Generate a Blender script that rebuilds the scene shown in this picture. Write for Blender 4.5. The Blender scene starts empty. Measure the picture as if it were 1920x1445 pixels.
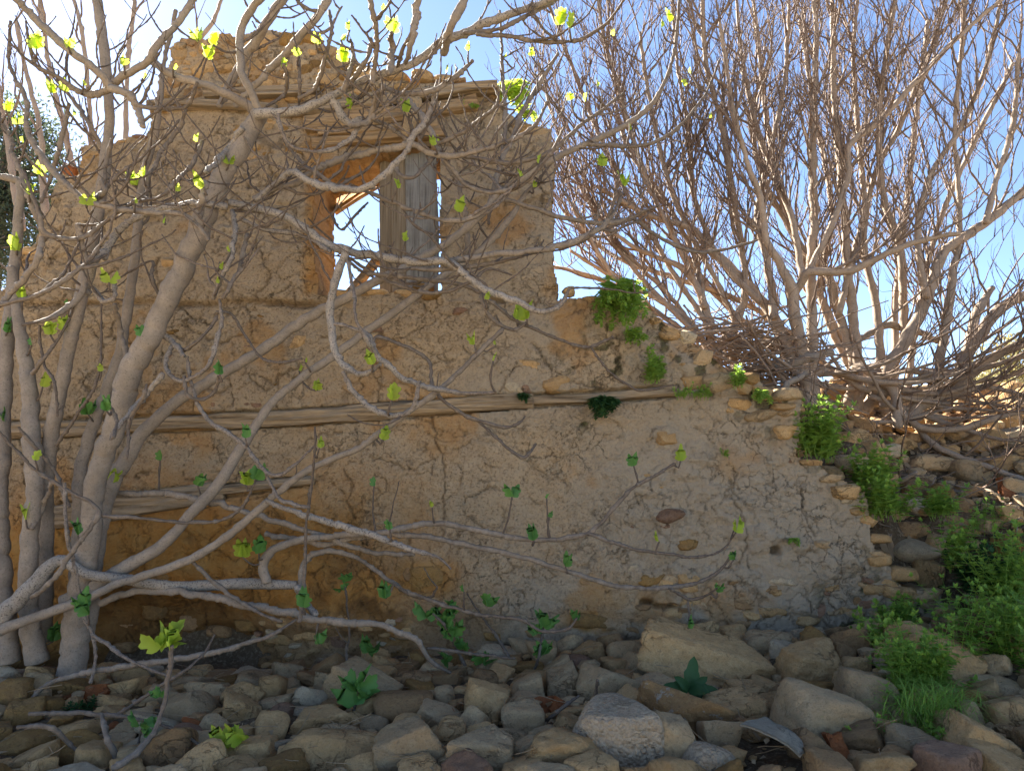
import bpy, math, random
import numpy as np
from mathutils import Vector, Matrix, Euler

random.seed(7)
rng = np.random.default_rng(7)
scn = bpy.context.scene
COL = scn.collection
R = math.radians

# ------------------------------------------------------------------ camera, sky, sun, exposure
PITCH = R(7.0)
CAMZ = 1.6
F = 1450.0
cam_data = bpy.data.cameras.new('camera')
cam_data.sensor_width = 36.0
cam_data.lens = F / 1920.0 * 36.0
cam_data.clip_start = 0.05
cam_data.clip_end = 2000.0
cam = bpy.data.objects.new('camera', cam_data)
COL.objects.link(cam)
cam.location = (0, 0, CAMZ)
cam.rotation_euler = (R(90) + PITCH, 0, 0)
scn.camera = cam

SUN_EL, SUN_AZ = R(35.0), R(-37.5)          # azimuth from +Y, negative towards -X
world = bpy.data.worlds.new('World')
scn.world = world
world.use_nodes = True
wn = world.node_tree
bg = wn.nodes['Background']
sky = wn.nodes.new('ShaderNodeTexSky')
sky.sky_type = 'NISHITA'
sky.sun_disc = False
sky.sun_elevation = SUN_EL
sky.sun_rotation = SUN_AZ
sky.air_density = 0.52
sky.dust_density = 0.1
sky.ozone_density = 1.0
wn.links.new(sky.outputs[0], bg.inputs[0])
bg.inputs[1].default_value = 0.05

sd = bpy.data.lights.new('sun', 'SUN')
sd.energy = 5.0
sd.angle = R(0.53)
sd.color = (1.0, 0.93, 0.82)
sun = bpy.data.objects.new('sun', sd)
COL.objects.link(sun)
sdir = Vector((math.sin(SUN_AZ) * math.cos(SUN_EL), math.cos(SUN_AZ) * math.cos(SUN_EL), math.sin(SUN_EL)))
sun.rotation_euler = sdir.to_track_quat('Z', 'Y').to_euler()
sun.location = (-6, 9, 9)

scn.view_settings.view_transform = 'Standard'
scn.view_settings.look = 'None'
scn.view_settings.gamma = 1.0
scn.view_settings.use_curve_mapping = False
scn.view_settings.exposure = 3.05

# ------------------------------------------------------------------ helpers
CP, SP = math.cos(PITCH), math.sin(PITCH)
def P(u, v, Y):
    """point seen at photo pixel (u, v), at distance Y along the ground axis"""
    x = (u - 960.0) / F
    z = (722.5 - v) / F
    dy = CP - z * SP
    dz = SP + z * CP
    k = Y / dy
    return np.array((x * k, Y, CAMZ + dz * k))

def hashn(ix, iy, iz, seed):
    h = (ix.astype(np.int64) * 374761393 + iy.astype(np.int64) * 668265263 + iz.astype(np.int64) * 2147483647 + seed * 974634777) & 0xffffffff
    h = ((h ^ (h >> 13)) * 1274126177) & 0xffffffff
    h = ((h ^ (h >> 16)) * 2246822519) & 0xffffffff
    h = h ^ (h >> 15)
    return (h & 0xffffff) / float(0xffffff)

def vnoise(p, seed=0):
    p = np.asarray(p, float)
    i = np.floor(p).astype(np.int64)
    f = p - i
    f = f * f * (3 - 2 * f)
    out = 0
    for dx in (0, 1):
        wx = f[:, 0] if dx else 1 - f[:, 0]
        for dy in (0, 1):
            wy = f[:, 1] if dy else 1 - f[:, 1]
            for dz in (0, 1):
                wz = f[:, 2] if dz else 1 - f[:, 2]
                out = out + wx * wy * wz * hashn(i[:, 0] + dx, i[:, 1] + dy, i[:, 2] + dz, seed)
    return out * 2 - 1

def fbm(p, octv=4, seed=0):
    p = np.asarray(p, float)
    s = 0; a = 1.0; t = 0
    for o in range(octv):
        s = s + a * vnoise(p * (2.03 ** o) + o * 17.3, seed + o * 31)
        t += a; a *= 0.5
    return s / t

def smooth(a, b, x):
    t = np.clip((x - a) / (b - a), 0, 1)
    return t * t * (3 - 2 * t)

def inpoly(px, py, poly):
    inside = np.zeros(px.shape, bool)
    n = len(poly)
    j = n - 1
    for i in range(n):
        xi, yi = poly[i]; xj, yj = poly[j]
        if yi != yj:
            c = ((yi > py) != (yj > py)) & (px < (xj - xi) * (py - yi) / (yj - yi) + xi)
            inside ^= c
        j = i
    return inside

class Geo:
    def __init__(s):
        s.v = []; s.f = []; s.n = 0; s.at = {}
    def add(s, verts, faces, **attrs):
        verts = np.asarray(verts, float)
        for q in faces:
            q = np.asarray(q)
            if len(q): s.f.append(q + s.n)
        s.v.append(verts)
        for k, a in attrs.items():
            s.at.setdefault(k, []).append((s.n, np.broadcast_to(np.asarray(a, float), (len(verts),))))
        s.n += len(verts)
    def mesh(s, name, mat=None, smooth_=True):
        me = bpy.data.meshes.new(name)
        V = np.concatenate(s.v) if s.v else np.zeros((0, 3))
        quads = [q for q in s.f if q.shape[1] == 4]
        tris = [q for q in s.f if q.shape[1] == 3]
        nq = sum(len(q) for q in quads); nt = sum(len(q) for q in tris)
        idx = np.concatenate([q.ravel() for q in quads] + [q.ravel() for q in tris]) if nq + nt else np.zeros(0, int)
        me.vertices.add(len(V)); me.vertices.foreach_set('co', V.astype(np.float32).ravel())
        me.loops.add(len(idx)); me.loops.foreach_set('vertex_index', idx.astype(np.int32))
        me.polygons.add(nq + nt)
        st = np.concatenate([np.arange(nq) * 4, nq * 4 + np.arange(nt) * 3]).astype(np.int32)
        me.polygons.foreach_set('loop_start', st)
        me.polygons.foreach_set('use_smooth', np.full(nq + nt, smooth_, bool))
        for k, lst in s.at.items():
            a = np.zeros(len(V), np.float32)
            for o, arr in lst: a[o:o + len(arr)] = arr
            at = me.attributes.new(k, 'FLOAT', 'POINT')
            at.data.foreach_set('value', a)
        me.update(calc_edges=True)
        if mat: me.materials.append(mat)
        return me
    def build(s, name, mat=None, parent=None, smooth_=True):
        return link(name, s.mesh(name, mat, smooth_), parent)

def link(name, me, parent=None, loc=(0, 0, 0)):
    o = bpy.data.objects.new(name, me)
    COL.objects.link(o)
    o.location = loc
    if parent:
        o.parent = parent
    return o

def tag(o, label=None, cat=None, group=None, kind=None):
    if label: o['label'] = label
    if cat: o['category'] = cat
    if group: o['group'] = group
    if kind: o['kind'] = kind
    return o

def empty(name, label, cat, group=None):
    o = bpy.data.objects.new(name, None)
    COL.objects.link(o)
    o.empty_display_size = 0.1
    return tag(o, label, cat, group)

def resample(pts, step):
    """Catmull-Rom through rows (x, y, z, r)"""
    pts = np.asarray(pts, float)
    out = []
    n = len(pts)
    for i in range(n - 1):
        p0 = pts[max(i - 1, 0)]; p1 = pts[i]; p2 = pts[i + 1]; p3 = pts[min(i + 2, n - 1)]
        L = np.linalg.norm(p2[:3] - p1[:3])
        k = max(1, int(math.ceil(L / step)))
        t = (np.arange(k) / k)[:, None]
        out.append(0.5 * ((2 * p1) + (-p0 + p2) * t + (2 * p0 - 5 * p1 + 4 * p2 - p3) * t * t + (-p0 + 3 * p1 - 3 * p2 + p3) * t ** 3))
    out.append(pts[-1:])
    r = np.concatenate(out)
    r[:, 3] = np.clip(r[:, 3], min(pts[:, 3]) * 0.8, None)
    return r

def tube(pr, sides=8, cap=True):
    pr = np.asarray(pr, float)
    p = pr[:, :3]; r = pr[:, 3]
    n = len(p)
    t = np.gradient(p, axis=0)
    t /= np.linalg.norm(t, axis=1)[:, None] + 1e-12
    u = np.zeros((n, 3))
    a = np.array((0, 0, 1.0)) if abs(t[0, 2]) < 0.9 else np.array((1.0, 0, 0))
    u0 = np.cross(t[0], a); u0 /= np.linalg.norm(u0)
    for i in range(n):
        u0 = u0 - t[i] * np.dot(u0, t[i]); u0 /= np.linalg.norm(u0) + 1e-12
        u[i] = u0
    w = np.cross(t, u)
    an = np.arange(sides) * 2 * math.pi / sides
    ring = p[:, None, :] + r[:, None, None] * (np.cos(an)[None, :, None] * u[:, None, :] + np.sin(an)[None, :, None] * w[:, None, :])
    V = ring.reshape(-1, 3)
    i = np.arange(n - 1)[:, None] * sides
    j = np.arange(sides)[None, :]
    k = (j + 1) % sides
    Q = np.stack([i + j, i + k, i + sides + k, i + sides + j], -1).reshape(-1, 4)
    T = np.zeros((0, 3), int)
    if cap:
        V = np.concatenate([V, [p[0] - t[0] * r[0] * .3], [p[-1] + t[-1] * r[-1] * .6]])
        c0 = n * sides; c1 = c0 + 1
        jj = np.arange(sides); kk = (jj + 1) % sides
        T = np.concatenate([np.stack([kk, jj, np.full(sides, c0)], -1), np.stack([(n - 1) * sides + jj, (n - 1) * sides + kk, np.full(sides, c1)], -1)])
    return V, Q, T

# ------------------------------------------------------------------ materials
class M:
    def __init__(s, name, rough=0.9, spec=0.2):
        s.m = bpy.data.materials.new(name); s.m.use_nodes = True
        s.t = s.m.node_tree; s.N = s.t.nodes; s.L = s.t.links
        s.b = s.N['Principled BSDF']
        s.b.inputs['Roughness'].default_value = rough
        s.b.inputs['Specular IOR Level'].default_value = spec
        s.geo = s.N.new('ShaderNodeNewGeometry')
        s.pos = s.geo.outputs['Position']
    def vec(s, scale=(1, 1, 1), src=None):
        m = s.N.new('ShaderNodeMapping'); m.inputs['Scale'].default_value = scale
        s.L.new(src or s.pos, m.inputs['Vector']); return m.outputs[0]
    def noise(s, scale, detail=5, rough=0.6, vec=None, dist=0.0):
        n = s.N.new('ShaderNodeTexNoise'); n.inputs['Scale'].default_value = scale
        n.inputs['Detail'].default_value = detail; n.inputs['Roughness'].default_value = rough
        n.inputs['Distortion'].default_value = dist
        s.L.new(vec or s.pos, n.inputs['Vector']); return n.outputs[0]
    def voro(s, scale, feature='F1', vec=None, out=0):
        n = s.N.new('ShaderNodeTexVoronoi'); n.feature = feature; n.inputs['Scale'].default_value = scale
        s.L.new(vec or s.pos, n.inputs['Vector']); return n.outputs[out]
    def ramp(s, fac, stops):
        r = s.N.new('ShaderNodeValToRGB'); e = r.color_ramp.elements
        while len(e) < len(stops): e.new(0.5)
        for k, (p, c) in enumerate(stops):
            e[k].position = p
            e[k].color = (c, c, c, 1) if not hasattr(c, '__len__') else (*c, 1)
        s.L.new(fac, r.inputs[0]); return r.outputs[0]
    def mix(s, fac, a, b, mode='MIX'):
        n = s.N.new('ShaderNodeMix'); n.data_type = 'RGBA'; n.blend_type = mode
        for sock, val in ((n.inputs[0], fac), (n.inputs[6], a), (n.inputs[7], b)):
            if isinstance(val, (int, float)): sock.default_value = val
            elif isinstance(val, tuple): sock.default_value = (*val, 1)
            else: s.L.new(val, sock)
        return n.outputs[2]
    def math(s, op, a, b=0.0):
        n = s.N.new('ShaderNodeMath'); n.operation = op
        for sock, val in ((n.inputs[0], a), (n.inputs[1], b)):
            if isinstance(val, (int, float)): sock.default_value = val
            else: s.L.new(val, sock)
        return n.outputs[0]
    def attr(s, name):
        n = s.N.new('ShaderNodeAttribute'); n.attribute_name = name; return n.outputs['Fac']
    def rand(s):
        return s.N.new('ShaderNodeObjectInfo').outputs['Random']
    def color(s, c):
        if isinstance(c, tuple): s.b.inputs['Base Color'].default_value = (*c, 1)
        else: s.L.new(c, s.b.inputs['Base Color'])
    def bump(s, h, strength=0.5, dist=0.01):
        n = s.N.new('ShaderNodeBump'); n.inputs['Strength'].default_value = strength
        n.inputs['Distance'].default_value = dist
        s.L.new(h, n.inputs['Height']); s.L.new(n.outputs[0], s.b.inputs['Normal'])

def mat_stone(name, c1, c2, c3, speck=0.0, lichen=None, var=0.35):
    c1, c2, c3 = [(c[0] * 1.04, c[1] * .97, c[2] * .84) for c in (c1, c2, c3)]
    m = M(name, 0.92, 0.15)
    off = m.N.new('ShaderNodeVectorMath'); off.operation = 'ADD'
    cmb = m.N.new('ShaderNodeCombineXYZ')
    r = m.rand(); rr = m.math('MULTIPLY', r, 37.0)
    m.L.new(rr, cmb.inputs[0]); m.L.new(rr, cmb.inputs[1])
    m.L.new(m.pos, off.inputs[0]); m.L.new(cmb.outputs[0], off.inputs[1])
    v = off.outputs[0]
    n1 = m.noise(4.5, 6, 0.62, v); n2 = m.noise(22, 5, 0.65, v); n3 = m.noise(130, 3, 0.7, v)
    c = m.mix(m.ramp(n1, [(0.35, 0.0), (0.65, 1.0)]), c1, c2)
    c = m.mix(m.ramp(n2, [(0.48, 0.0), (0.72, 0.8)]), c, c3)
    c = m.mix(m.ramp(n3, [(0.3, 0.35), (0.55, 0.0)]), c, tuple(x * 0.45 for x in c1))
    hs = m.N.new('ShaderNodeHueSaturation'); hs.inputs['Saturation'].default_value = 1.08
    m.L.new(m.math('ADD', m.math('MULTIPLY', r, var), 1.0 - var * 0.5), hs.inputs['Value']); m.L.new(c, hs.inputs['Color'])
    c = hs.outputs[0]
    if lichen:
        ln = m.noise(16, 6, 0.75, v)
        c = m.mix(m.ramp(ln, [(0.57, 0.0), (0.63, 0.85)]), c, lichen)
    rg_ = m.math('ABSOLUTE', m.math('SUBTRACT', m.noise(7, 5, 0.6, v, 0.6), 0.5))
    fis = m.math('MULTIPLY', m.ramp(rg_, [(0.0, 1.0), (0.02, 0.0)]), m.ramp(m.noise(3.1, 2, 0.5, v), [(0.5, 0.0), (0.6, 1.0)]))
    c = m.mix(m.math('MULTIPLY', fis, 0.6), c, tuple(x * 0.35 for x in c2))
    n6 = m.noise(48, 6, 0.8, v)
    c = m.mix(m.ramp(n6, [(0.36, 0.6), (0.47, 0.0), (0.6, 0.0), (0.7, 0.3)]), c, tuple(x * 0.4 for x in c1))
    hgt = m.math('ADD', m.math('MULTIPLY', n2, 1.4), m.math('MULTIPLY', n3, 0.5))
    hgt = m.math('SUBTRACT', m.math('ADD', hgt, m.math('MULTIPLY', n6, 1.2)), m.math('MULTIPLY', fis, 0.8))
    if speck:
        vf = m.voro(60, 'F1', v); vcol = m.voro(60, 'F1', v, 1)
        c = m.mix(speck, c, m.ramp(vcol, [(0.1, (0.20, 0.15, 0.10)), (0.5, (0.38, 0.31, 0.24)), (0.9, (0.50, 0.43, 0.34))]))
        hgt = m.math('SUBTRACT', hgt, m.math('MULTIPLY', vf, 1.5))
    m.color(c)
    m.bump(hgt, 1.0, 0.016)
    return m.m

STONE = {
    'tan':   mat_stone('tan_sandstone', (0.54, 0.375, 0.22), (0.45, 0.31, 0.18), (0.60, 0.45, 0.285)),
    'grey':  mat_stone('grey_sandstone', (0.42, 0.325, 0.225), (0.48, 0.355, 0.23), (0.52, 0.425, 0.30)),
    'brown': mat_stone('brown_stone', (0.36, 0.235, 0.135), (0.29, 0.20, 0.13), (0.43, 0.30, 0.18)),
    'ochre': mat_stone('ochre_stone', (0.32, 0.20, 0.09), (0.24, 0.16, 0.09), (0.38, 0.26, 0.13)),
    'pale':  mat_stone('pale_limestone', (0.52, 0.44, 0.34), (0.45, 0.38, 0.29), (0.58, 0.50, 0.39), var=0.2),
    'cong':  mat_stone('pebbly_conglomerate', (0.46, 0.37, 0.275), (0.50, 0.40, 0.30), (0.54, 0.44, 0.33), speck=0.3),
    'lich':  mat_stone('lichen_brown_stone', (0.38, 0.235, 0.125), (0.29, 0.19, 0.115), (0.44, 0.30, 0.17), lichen=(0.42, 0.37, 0.29)),
    'red':   mat_stone('red_clay', (0.36, 0.14, 0.07), (0.28, 0.12, 0.07), (0.42, 0.21, 0.12), var=0.2),
    'pink':  mat_stone('pinkish_stone', (0.30, 0.19, 0.14), (0.24, 0.16, 0.12), (0.36, 0.25, 0.19)),
}

def mat_ground():
    m = M('rubble_soil', 1.0, 0.05)
    n = m.noise(6, 6, 0.65); n2 = m.noise(45, 5, 0.7)
    c = m.mix(m.ramp(n, [(0.35, 0.0), (0.65, 1.0)]), (0.09, 0.06, 0.035), (0.16, 0.11, 0.065))
    c = m.mix(m.ramp(n2, [(0.5, 0.0), (0.7, 0.8)]), c, (0.30, 0.23, 0.15))
    pale = m.mix(m.ramp(n, [(0.3, 0.0), (0.7, 1.0)]), (0.46, 0.37, 0.255), (0.38, 0.31, 0.20))
    c = m.mix(m.attr('field'), c, pale)  # ground out of view, paled to bounce fill light onto the wall
    m.color(c)
    m.bump(m.math('ADD', n2, n), 1.0, 0.03)
    return m.m

def mat_plaster():
    m = M('mud_plaster', 0.97, 0.08)
    crack = m.attr('crack'); clay = m.attr('clay'); moss = m.attr('moss'); damp = m.attr('damp')
    n1 = m.noise(1.3, 6, 0.6); n2 = m.noise(9, 6, 0.65); n3 = m.noise(60, 5, 0.7); n4 = m.noise(170, 3, 0.7)
    c = m.mix(m.ramp(n1, [(0.38, 0.0), (0.62, 1.0)]), (0.47, 0.335, 0.195), (0.40, 0.30, 0.19))
    c = m.mix(m.ramp(n2, [(0.45, 0.0), (0.7, 0.7)]), c, (0.50, 0.385, 0.25))
    cc = m.mix(m.ramp(n2, [(0.35, 0.0), (0.65, 1.0)]), (0.40, 0.175, 0.035), (0.46, 0.245, 0.07))
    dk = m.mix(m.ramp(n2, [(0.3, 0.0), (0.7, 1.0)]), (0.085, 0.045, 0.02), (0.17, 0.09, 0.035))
    c = m.mix(m.ramp(n3, [(0.34, 0.75), (0.5, 0.0)]), c, (0.16, 0.11, 0.065))
    n5 = m.noise(28, 6, 0.75)
    c = m.mix(m.ramp(n5, [(0.36, 0.4), (0.45, 0.0), (0.62, 0.0), (0.7, 0.3)]), c, (0.26, 0.19, 0.12))
    c = m.mix(m.ramp(n4, [(0.66, 0.0), (0.74, 0.7)]), c, (0.46, 0.38, 0.27))
    warp = m.N.new('ShaderNodeVectorMath'); warp.operation = 'MULTIPLY_ADD'
    nz = m.N.new('ShaderNodeTexNoise'); nz.inputs['Scale'].default_value = 9; nz.inputs['Detail'].default_value = 5; nz.inputs['Roughness'].default_value = 0.7
    m.L.new(m.pos, nz.inputs['Vector']); m.L.new(nz.outputs['Color'], warp.inputs[0]); warp.inputs[1].default_value = (0.16, 0.16, 0.16); m.L.new(m.pos, warp.inputs[2])
    fa = m.ramp(m.voro(7.5, 'DISTANCE_TO_EDGE', warp.outputs[0]), [(0.0, 1.0), (0.022, 0.0)])
    fb = m.ramp(m.voro(17, 'DISTANCE_TO_EDGE', warp.outputs[0]), [(0.0, 1.0), (0.04, 0.0)])
    fine = m.math('MAXIMUM', m.math('MULTIPLY', fa, m.ramp(m.noise(2.3, 4, 0.6), [(0.49, 0.0), (0.57, 1.0)])), m.math('MULTIPLY', fb, m.ramp(m.noise(4.1, 4, 0.6), [(0.55, 0.0), (0.63, 0.7)])))
    sepx = m.N.new('ShaderNodeSeparateXYZ'); m.L.new(m.pos, sepx.inputs[0])
    gry = m.ramp(m.math('ADD', m.math('MULTIPLY', sepx.outputs[0], 0.2), m.math('MULTIPLY', n1, 0.9)), [(0.42, 0.0), (0.75, 0.75)])
    c = m.mix(gry, c, m.mix(n2, (0.36, 0.285, 0.195), (0.46, 0.375, 0.265)))
    c = m.mix(clay, c, cc)
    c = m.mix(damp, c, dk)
    c = m.mix(m.math('MULTIPLY', fine, 0.6), c, (0.10, 0.065, 0.035))
    c = m.mix(m.math('MULTIPLY', crack, 0.5), c, (0.09, 0.058, 0.032))  # cracks darkened for dirt and to stand in for the shade inside them
    c = m.mix(moss, c, m.mix(m.ramp(n3, [(0.45, 0.0), (0.55, 1.0)]), (0.045, 0.035, 0.018), (0.07, 0.075, 0.025)))
    m.color(c)
    wv = m.vec((3, 3, 14))
    st = m.noise(6, 4, 0.7, wv)
    h = m.math('ADD', m.math('MULTIPLY', n3, 0.7), m.math('MULTIPLY', n4, 0.35))
    h = m.math('ADD', h, m.math('MULTIPLY', st, 0.5))
    h = m.math('ADD', h, m.math('MULTIPLY', n5, 1.5))
    h = m.math('SUBTRACT', h, m.math('MULTIPLY', fine, 0.9))
    m.bump(h, 1.0, 0.02)
    return m.m

def mat_wood(name, c1, c2, c3, axis=0, fine=60):
    m = M(name, 0.9, 0.12)
    tc = m.N.new('ShaderNodeTexCoord')
    sc = [fine, fine, fine]; sc[axis] = 1.6
    v = m.vec(tuple(sc), tc.outputs['Object'])
    n = m.noise(1.0, 5, 0.65, v, 0.4); n2 = m.noise(2.5, 4, 0.6, m.vec((3, 3, 3), tc.outputs['Object']))
    c = m.mix(m.ramp(n, [(0.36, 0.0), (0.6, 1.0)]), c1, c2)
    c = m.mix(m.ramp(n2, [(0.45, 0.0), (0.7, 0.8)]), c, c3)
    m.color(c)
    m.bump(n, 0.9, 0.008)
    return m.m

def mat_bark(name, pale, dark, speckc, spot=0.0):
    m = M(name, 0.8, 0.25)
    thin = m.attr('thin')
    n1 = m.noise(9, 5, 0.6); n2 = m.noise(55, 5, 0.7); n3 = m.noise(150, 3, 0.6)
    c = m.mix(m.ramp(n1, [(0.35, 0.0), (0.65, 1.0)]), pale, tuple(x * 0.72 for x in pale))
    c = m.mix(m.ramp(n2, [(0.35, 0.55), (0.52, 0.0)]), c, tuple(x * 0.55 for x in pale))
    c = m.mix(thin, c, m.mix(m.ramp(n2, [(0.4, 0.0), (0.6, 1.0)]), dark, tuple(x * 1.7 for x in dark)))
    sp = m.noise(115, 4, 0.75)
    e = 0.60 - 0.045 * spot
    c = m.mix(m.ramp(sp, [(e, 0.0), (e + 0.035, 0.85)]), c, speckc)
    m.color(c)
    m.bump(m.math('ADD', n2, m.math('MULTIPLY', n3, 0.5)), 0.6, 0.006)
    return m.m

def mat_leaf(name, c1, c2, trans=0.5):
    m = M(name, 0.55, 0.3)
    r = m.rand()
    n = m.noise(30, 3, 0.6)
    c = m.mix(m.math('MULTIPLY', m.math('ADD', r, n), 0.5), c1, c2)
    m.color(c)
    tr = m.N.new('ShaderNodeBsdfTranslucent')
    m.L.new(m.mix(0.5, c, tuple(min(1, x * 1.8) for x in c2)), tr.inputs[0])
    mx = m.N.new('ShaderNodeMixShader'); mx.inputs[0].default_value = trans
    out = m.N['Material Output']
    m.L.new(m.b.outputs[0], mx.inputs[1]); m.L.new(tr.outputs[0], mx.inputs[2]); m.L.new(mx.outputs[0], out.inputs[0])
    return m.m

G_SOIL = mat_ground()
PLASTER = mat_plaster()
WOOD_H = mat_wood('weathered_beam_wood', (0.10, 0.07, 0.042), (0.33, 0.24, 0.145), (0.23, 0.175, 0.115), 0, 45)
WOOD_O = mat_wood('ochre_beam_wood', (0.13, 0.08, 0.04), (0.36, 0.235, 0.12), (0.25, 0.185, 0.115), 0, 45)
WOOD_V = mat_wood('grey_board_wood', (0.10, 0.095, 0.085), (0.22, 0.21, 0.19), (0.27, 0.26, 0.235), 2, 70)
WOOD_V2 = mat_wood('brown_board_wood', (0.12, 0.09, 0.055), (0.25, 0.20, 0.14), (0.19, 0.15, 0.10), 2, 70)
BARK = mat_bark('pale_fig_bark', (0.275, 0.22, 0.165), (0.075, 0.055, 0.04), (0.07, 0.06, 0.05))
BARK_S = mat_bark('lichen_spotted_bark', (0.32, 0.27, 0.215), (0.11, 0.083, 0.063), (0.045, 0.04, 0.035), 1.1)
BARK_R = mat_bark('warm_fig_bark', (0.34, 0.255, 0.18), (0.095, 0.062, 0.043), (0.08, 0.06, 0.05))
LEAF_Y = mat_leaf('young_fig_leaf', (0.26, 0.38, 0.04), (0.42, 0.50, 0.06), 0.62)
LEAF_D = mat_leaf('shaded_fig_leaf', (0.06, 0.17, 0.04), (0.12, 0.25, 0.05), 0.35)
NETTLE = mat_leaf('nettle_leaf', (0.14, 0.26, 0.04), (0.27, 0.39, 0.065), 0.42)
DOCK = mat_leaf('dark_dock_leaf', (0.025, 0.07, 0.02), (0.045, 0.11, 0.03), 0.3)
EVERG = mat_leaf('evergreen_leaf', (0.03, 0.045, 0.025), (0.07, 0.09, 0.05), 0.3)
OLIVE = mat_leaf('dry_shrub_leaf', (0.16, 0.15, 0.06), (0.28, 0.24, 0.10), 0.35)
DRYLEAF = mat_leaf('dry_leaf', (0.22, 0.14, 0.07), (0.40, 0.29, 0.17), 0.25)
SHEET = STONE['grey']

# ------------------------------------------------------------------ terrain
FRONT = [P(*q) for q in [(-300,1445,3.5),(0,1445,3.45),(500,1445,3.35),(960,1445,3.25),(1400,1445,3.15),(1900,1445,3.1),(2300,1445,3.1),
    (0,1300,4.2),(500,1310,4.2),(960,1300,4.2),(1400,1330,3.9),(-300,1250,5),(130,1262,5),(500,1262,5),(800,1235,5),(1000,1212,5),(1300,1195,5),(1600,1195,5),
    (1790,1185,5),(1700,1190,4.9),(1760,1190,4.8),(1850,1175,4.9),(1900,1310,3.9),(1900,1180,4.4),(1920,1080,4.8),(1920,1000,5.35),(1800,940,5.8),(1920,900,5.6),(2300,900,5.6),(2200,1150,4.4)]]
FRONT += [np.array(q) for q in [(-4, 2.0, 0.1), (-2, 2.2, 0.1), (0, 2.0, 0.05), (2, 2.0, 0.05), (4, 2.0, 0.1), (0, 0, 0), (-4, -2, 0), (4, -2, 0), (0, -5, 0), (7, 1, .3), (6, 4, .8), (-6, 4, .4), (-6, 0, 0)]]
BACK = [np.array(q) for q in [(-6, 6, 0.8), (-4, 6, 1.0), (-2, 6, 1.4), (-.5, 6, 1.7), (.6, 6, 2.0), (1.3, 5.9, 2.3), (1.75, 6, 2.42), (2.2, 6.1, 2.2), (2.5, 5.7, 1.92), (3.0, 5.4, 1.62), (2.6, 6.2, 2.1),
    (3.6, 6.5, 2.05), (4.6, 6.0, 1.75), (3.5, 5.4, 1.5), (4.2, 7.0, 2.25), (3.0, 7.3, 2.45), (5, 8, 2.5), (4, 8, 2.5), (2, 7.5, 2.5), (7, 8, 2.5), (7, 6, 1.8), (2.4, 5.4, 1.35), (2.8, 5.45, 1.2), (2.95, 5.3, .95),
    (-5, 9, 1.2), (-2, 9, 1.6), (1, 9, 2.0), (4, 9.5, 2.2), (7, 10, 2.2), (0, 12, 1.2), (5, 12, 1.4), (-5, 12, .8), (9, 12, 1.2), (0, 16, .3), (6, 16, .4), (-6, 16, .2), (-8, 8, .5), (10, 5, 1.0)]]
FRONT += [b for b in BACK if b[0] > 3.3 and b[1] < 7]
FRONT = np.array(FRONT); BACK = np.array(BACK)

def shep(x, y, C):
    num = 0; den = 0
    for c in C:
        d2 = (x - c[0]) ** 2 + (y - c[1]) ** 2 + 0.02
        w = d2 ** -1.7
        num = num + w * c[2]; den = den + w
    return num / den

def T(x, y):
    x = np.asarray(x, float); y = np.asarray(y, float)
    f = shep(x, y, FRONT); b = shep(x, y, BACK)
    lo = 5.15 + 0 * x
    s = smooth(lo, lo + 0.35, y)
    z = f * (1 - s) + b * s
    far = smooth(14, 30, np.hypot(x, y))
    return z * (1 - far)

def T1(x, y):
    return float(T(np.array([x]), np.array([y]))[0])

def axis(lo, hi, d, far):
    a = list(np.arange(lo, hi + d * .5, d))
    s = d
    while a[-1] < far:
        s *= 1.25; a.append(a[-1] + s)
    s = d
    while a[0] > -far:
        s *= 1.25; a.insert(0, a[0] - s)
    return np.array(a)
ax = axis(-4.5, 6.5, 0.045, 500); ay = axis(2.4, 9.6, 0.045, 500)
X, Yg = np.meshgrid(ax, ay)
Z = T(X, Yg)
near = smooth(14, 9, np.hypot(X - 1, Yg - 5))
q = np.stack([X.ravel(), Yg.ravel(), 0 * X.ravel()], -1)
Z = Z + near * (fbm(q * 5, 4, 3).reshape(X.shape) * 0.05 + fbm(q * 22, 2, 9).reshape(X.shape) * 0.018)
g = Geo()
nx, ny = len(ax), len(ay)
i = np.arange(ny - 1)[:, None] * nx + np.arange(nx - 1)[None, :]
g.add(np.stack([X.ravel(), Yg.ravel(), Z.ravel()], -1), [np.stack([i, i + 1, i + nx + 1, i + nx], -1).reshape(-1, 4)], field=np.maximum(smooth(2.6, 1.8, Yg.ravel()), smooth(9, 12, np.hypot(X.ravel(), Yg.ravel()))))
tag(g.build('ground', G_SOIL), 'dry brown earth under the rubble and slope', kind='structure')

_ys = np.arange(2.0, 13, 0.03)
def ground_hit(u, v):
    pts = np.array([P(u, v, y) for y in _ys])
    h = pts[:, 2] < T(pts[:, 0], pts[:, 1])
    k = np.argmax(h)
    if not h.any(): return None
    return _ys[k]

# ------------------------------------------------------------------ ruined wall
WY = 5.0; TH = 0.6
OUT = [(-420,1330),(-420,600),(-120,590),(-20,560),(20,535),(40,500),(45,475),(62,462),(75,420),(95,380),(108,330),(120,327),(146,328),(153,300),(152,279),(185,275),(214,268),(225,262),(270,256),
    (280,222),(283,200),(305,186),(303,150),(318,120),(322,90),(342,76),(388,78),(420,72),(470,66),(500,62),(560,66),(592,78),(618,100),(640,108),(690,122),(712,142),(745,150),(780,152),(870,158),(935,160),
    (941,196),(962,214),(988,232),(1036,237),(1039,300),(1037,420),(1044,560),(1100,556),(1150,562),(1212,578),(1255,618),(1300,640),(1330,672),(1366,694),(1420,712),(1446,738),(1500,745),(1502,800),(1496,852),(1545,876),(1558,900),(1606,908),
    (1622,930),(1634,985),(1640,1035),(1668,1060),(1690,1100),(1755,1108),(1792,1128),(1800,1190),(1805,1330)]
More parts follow.
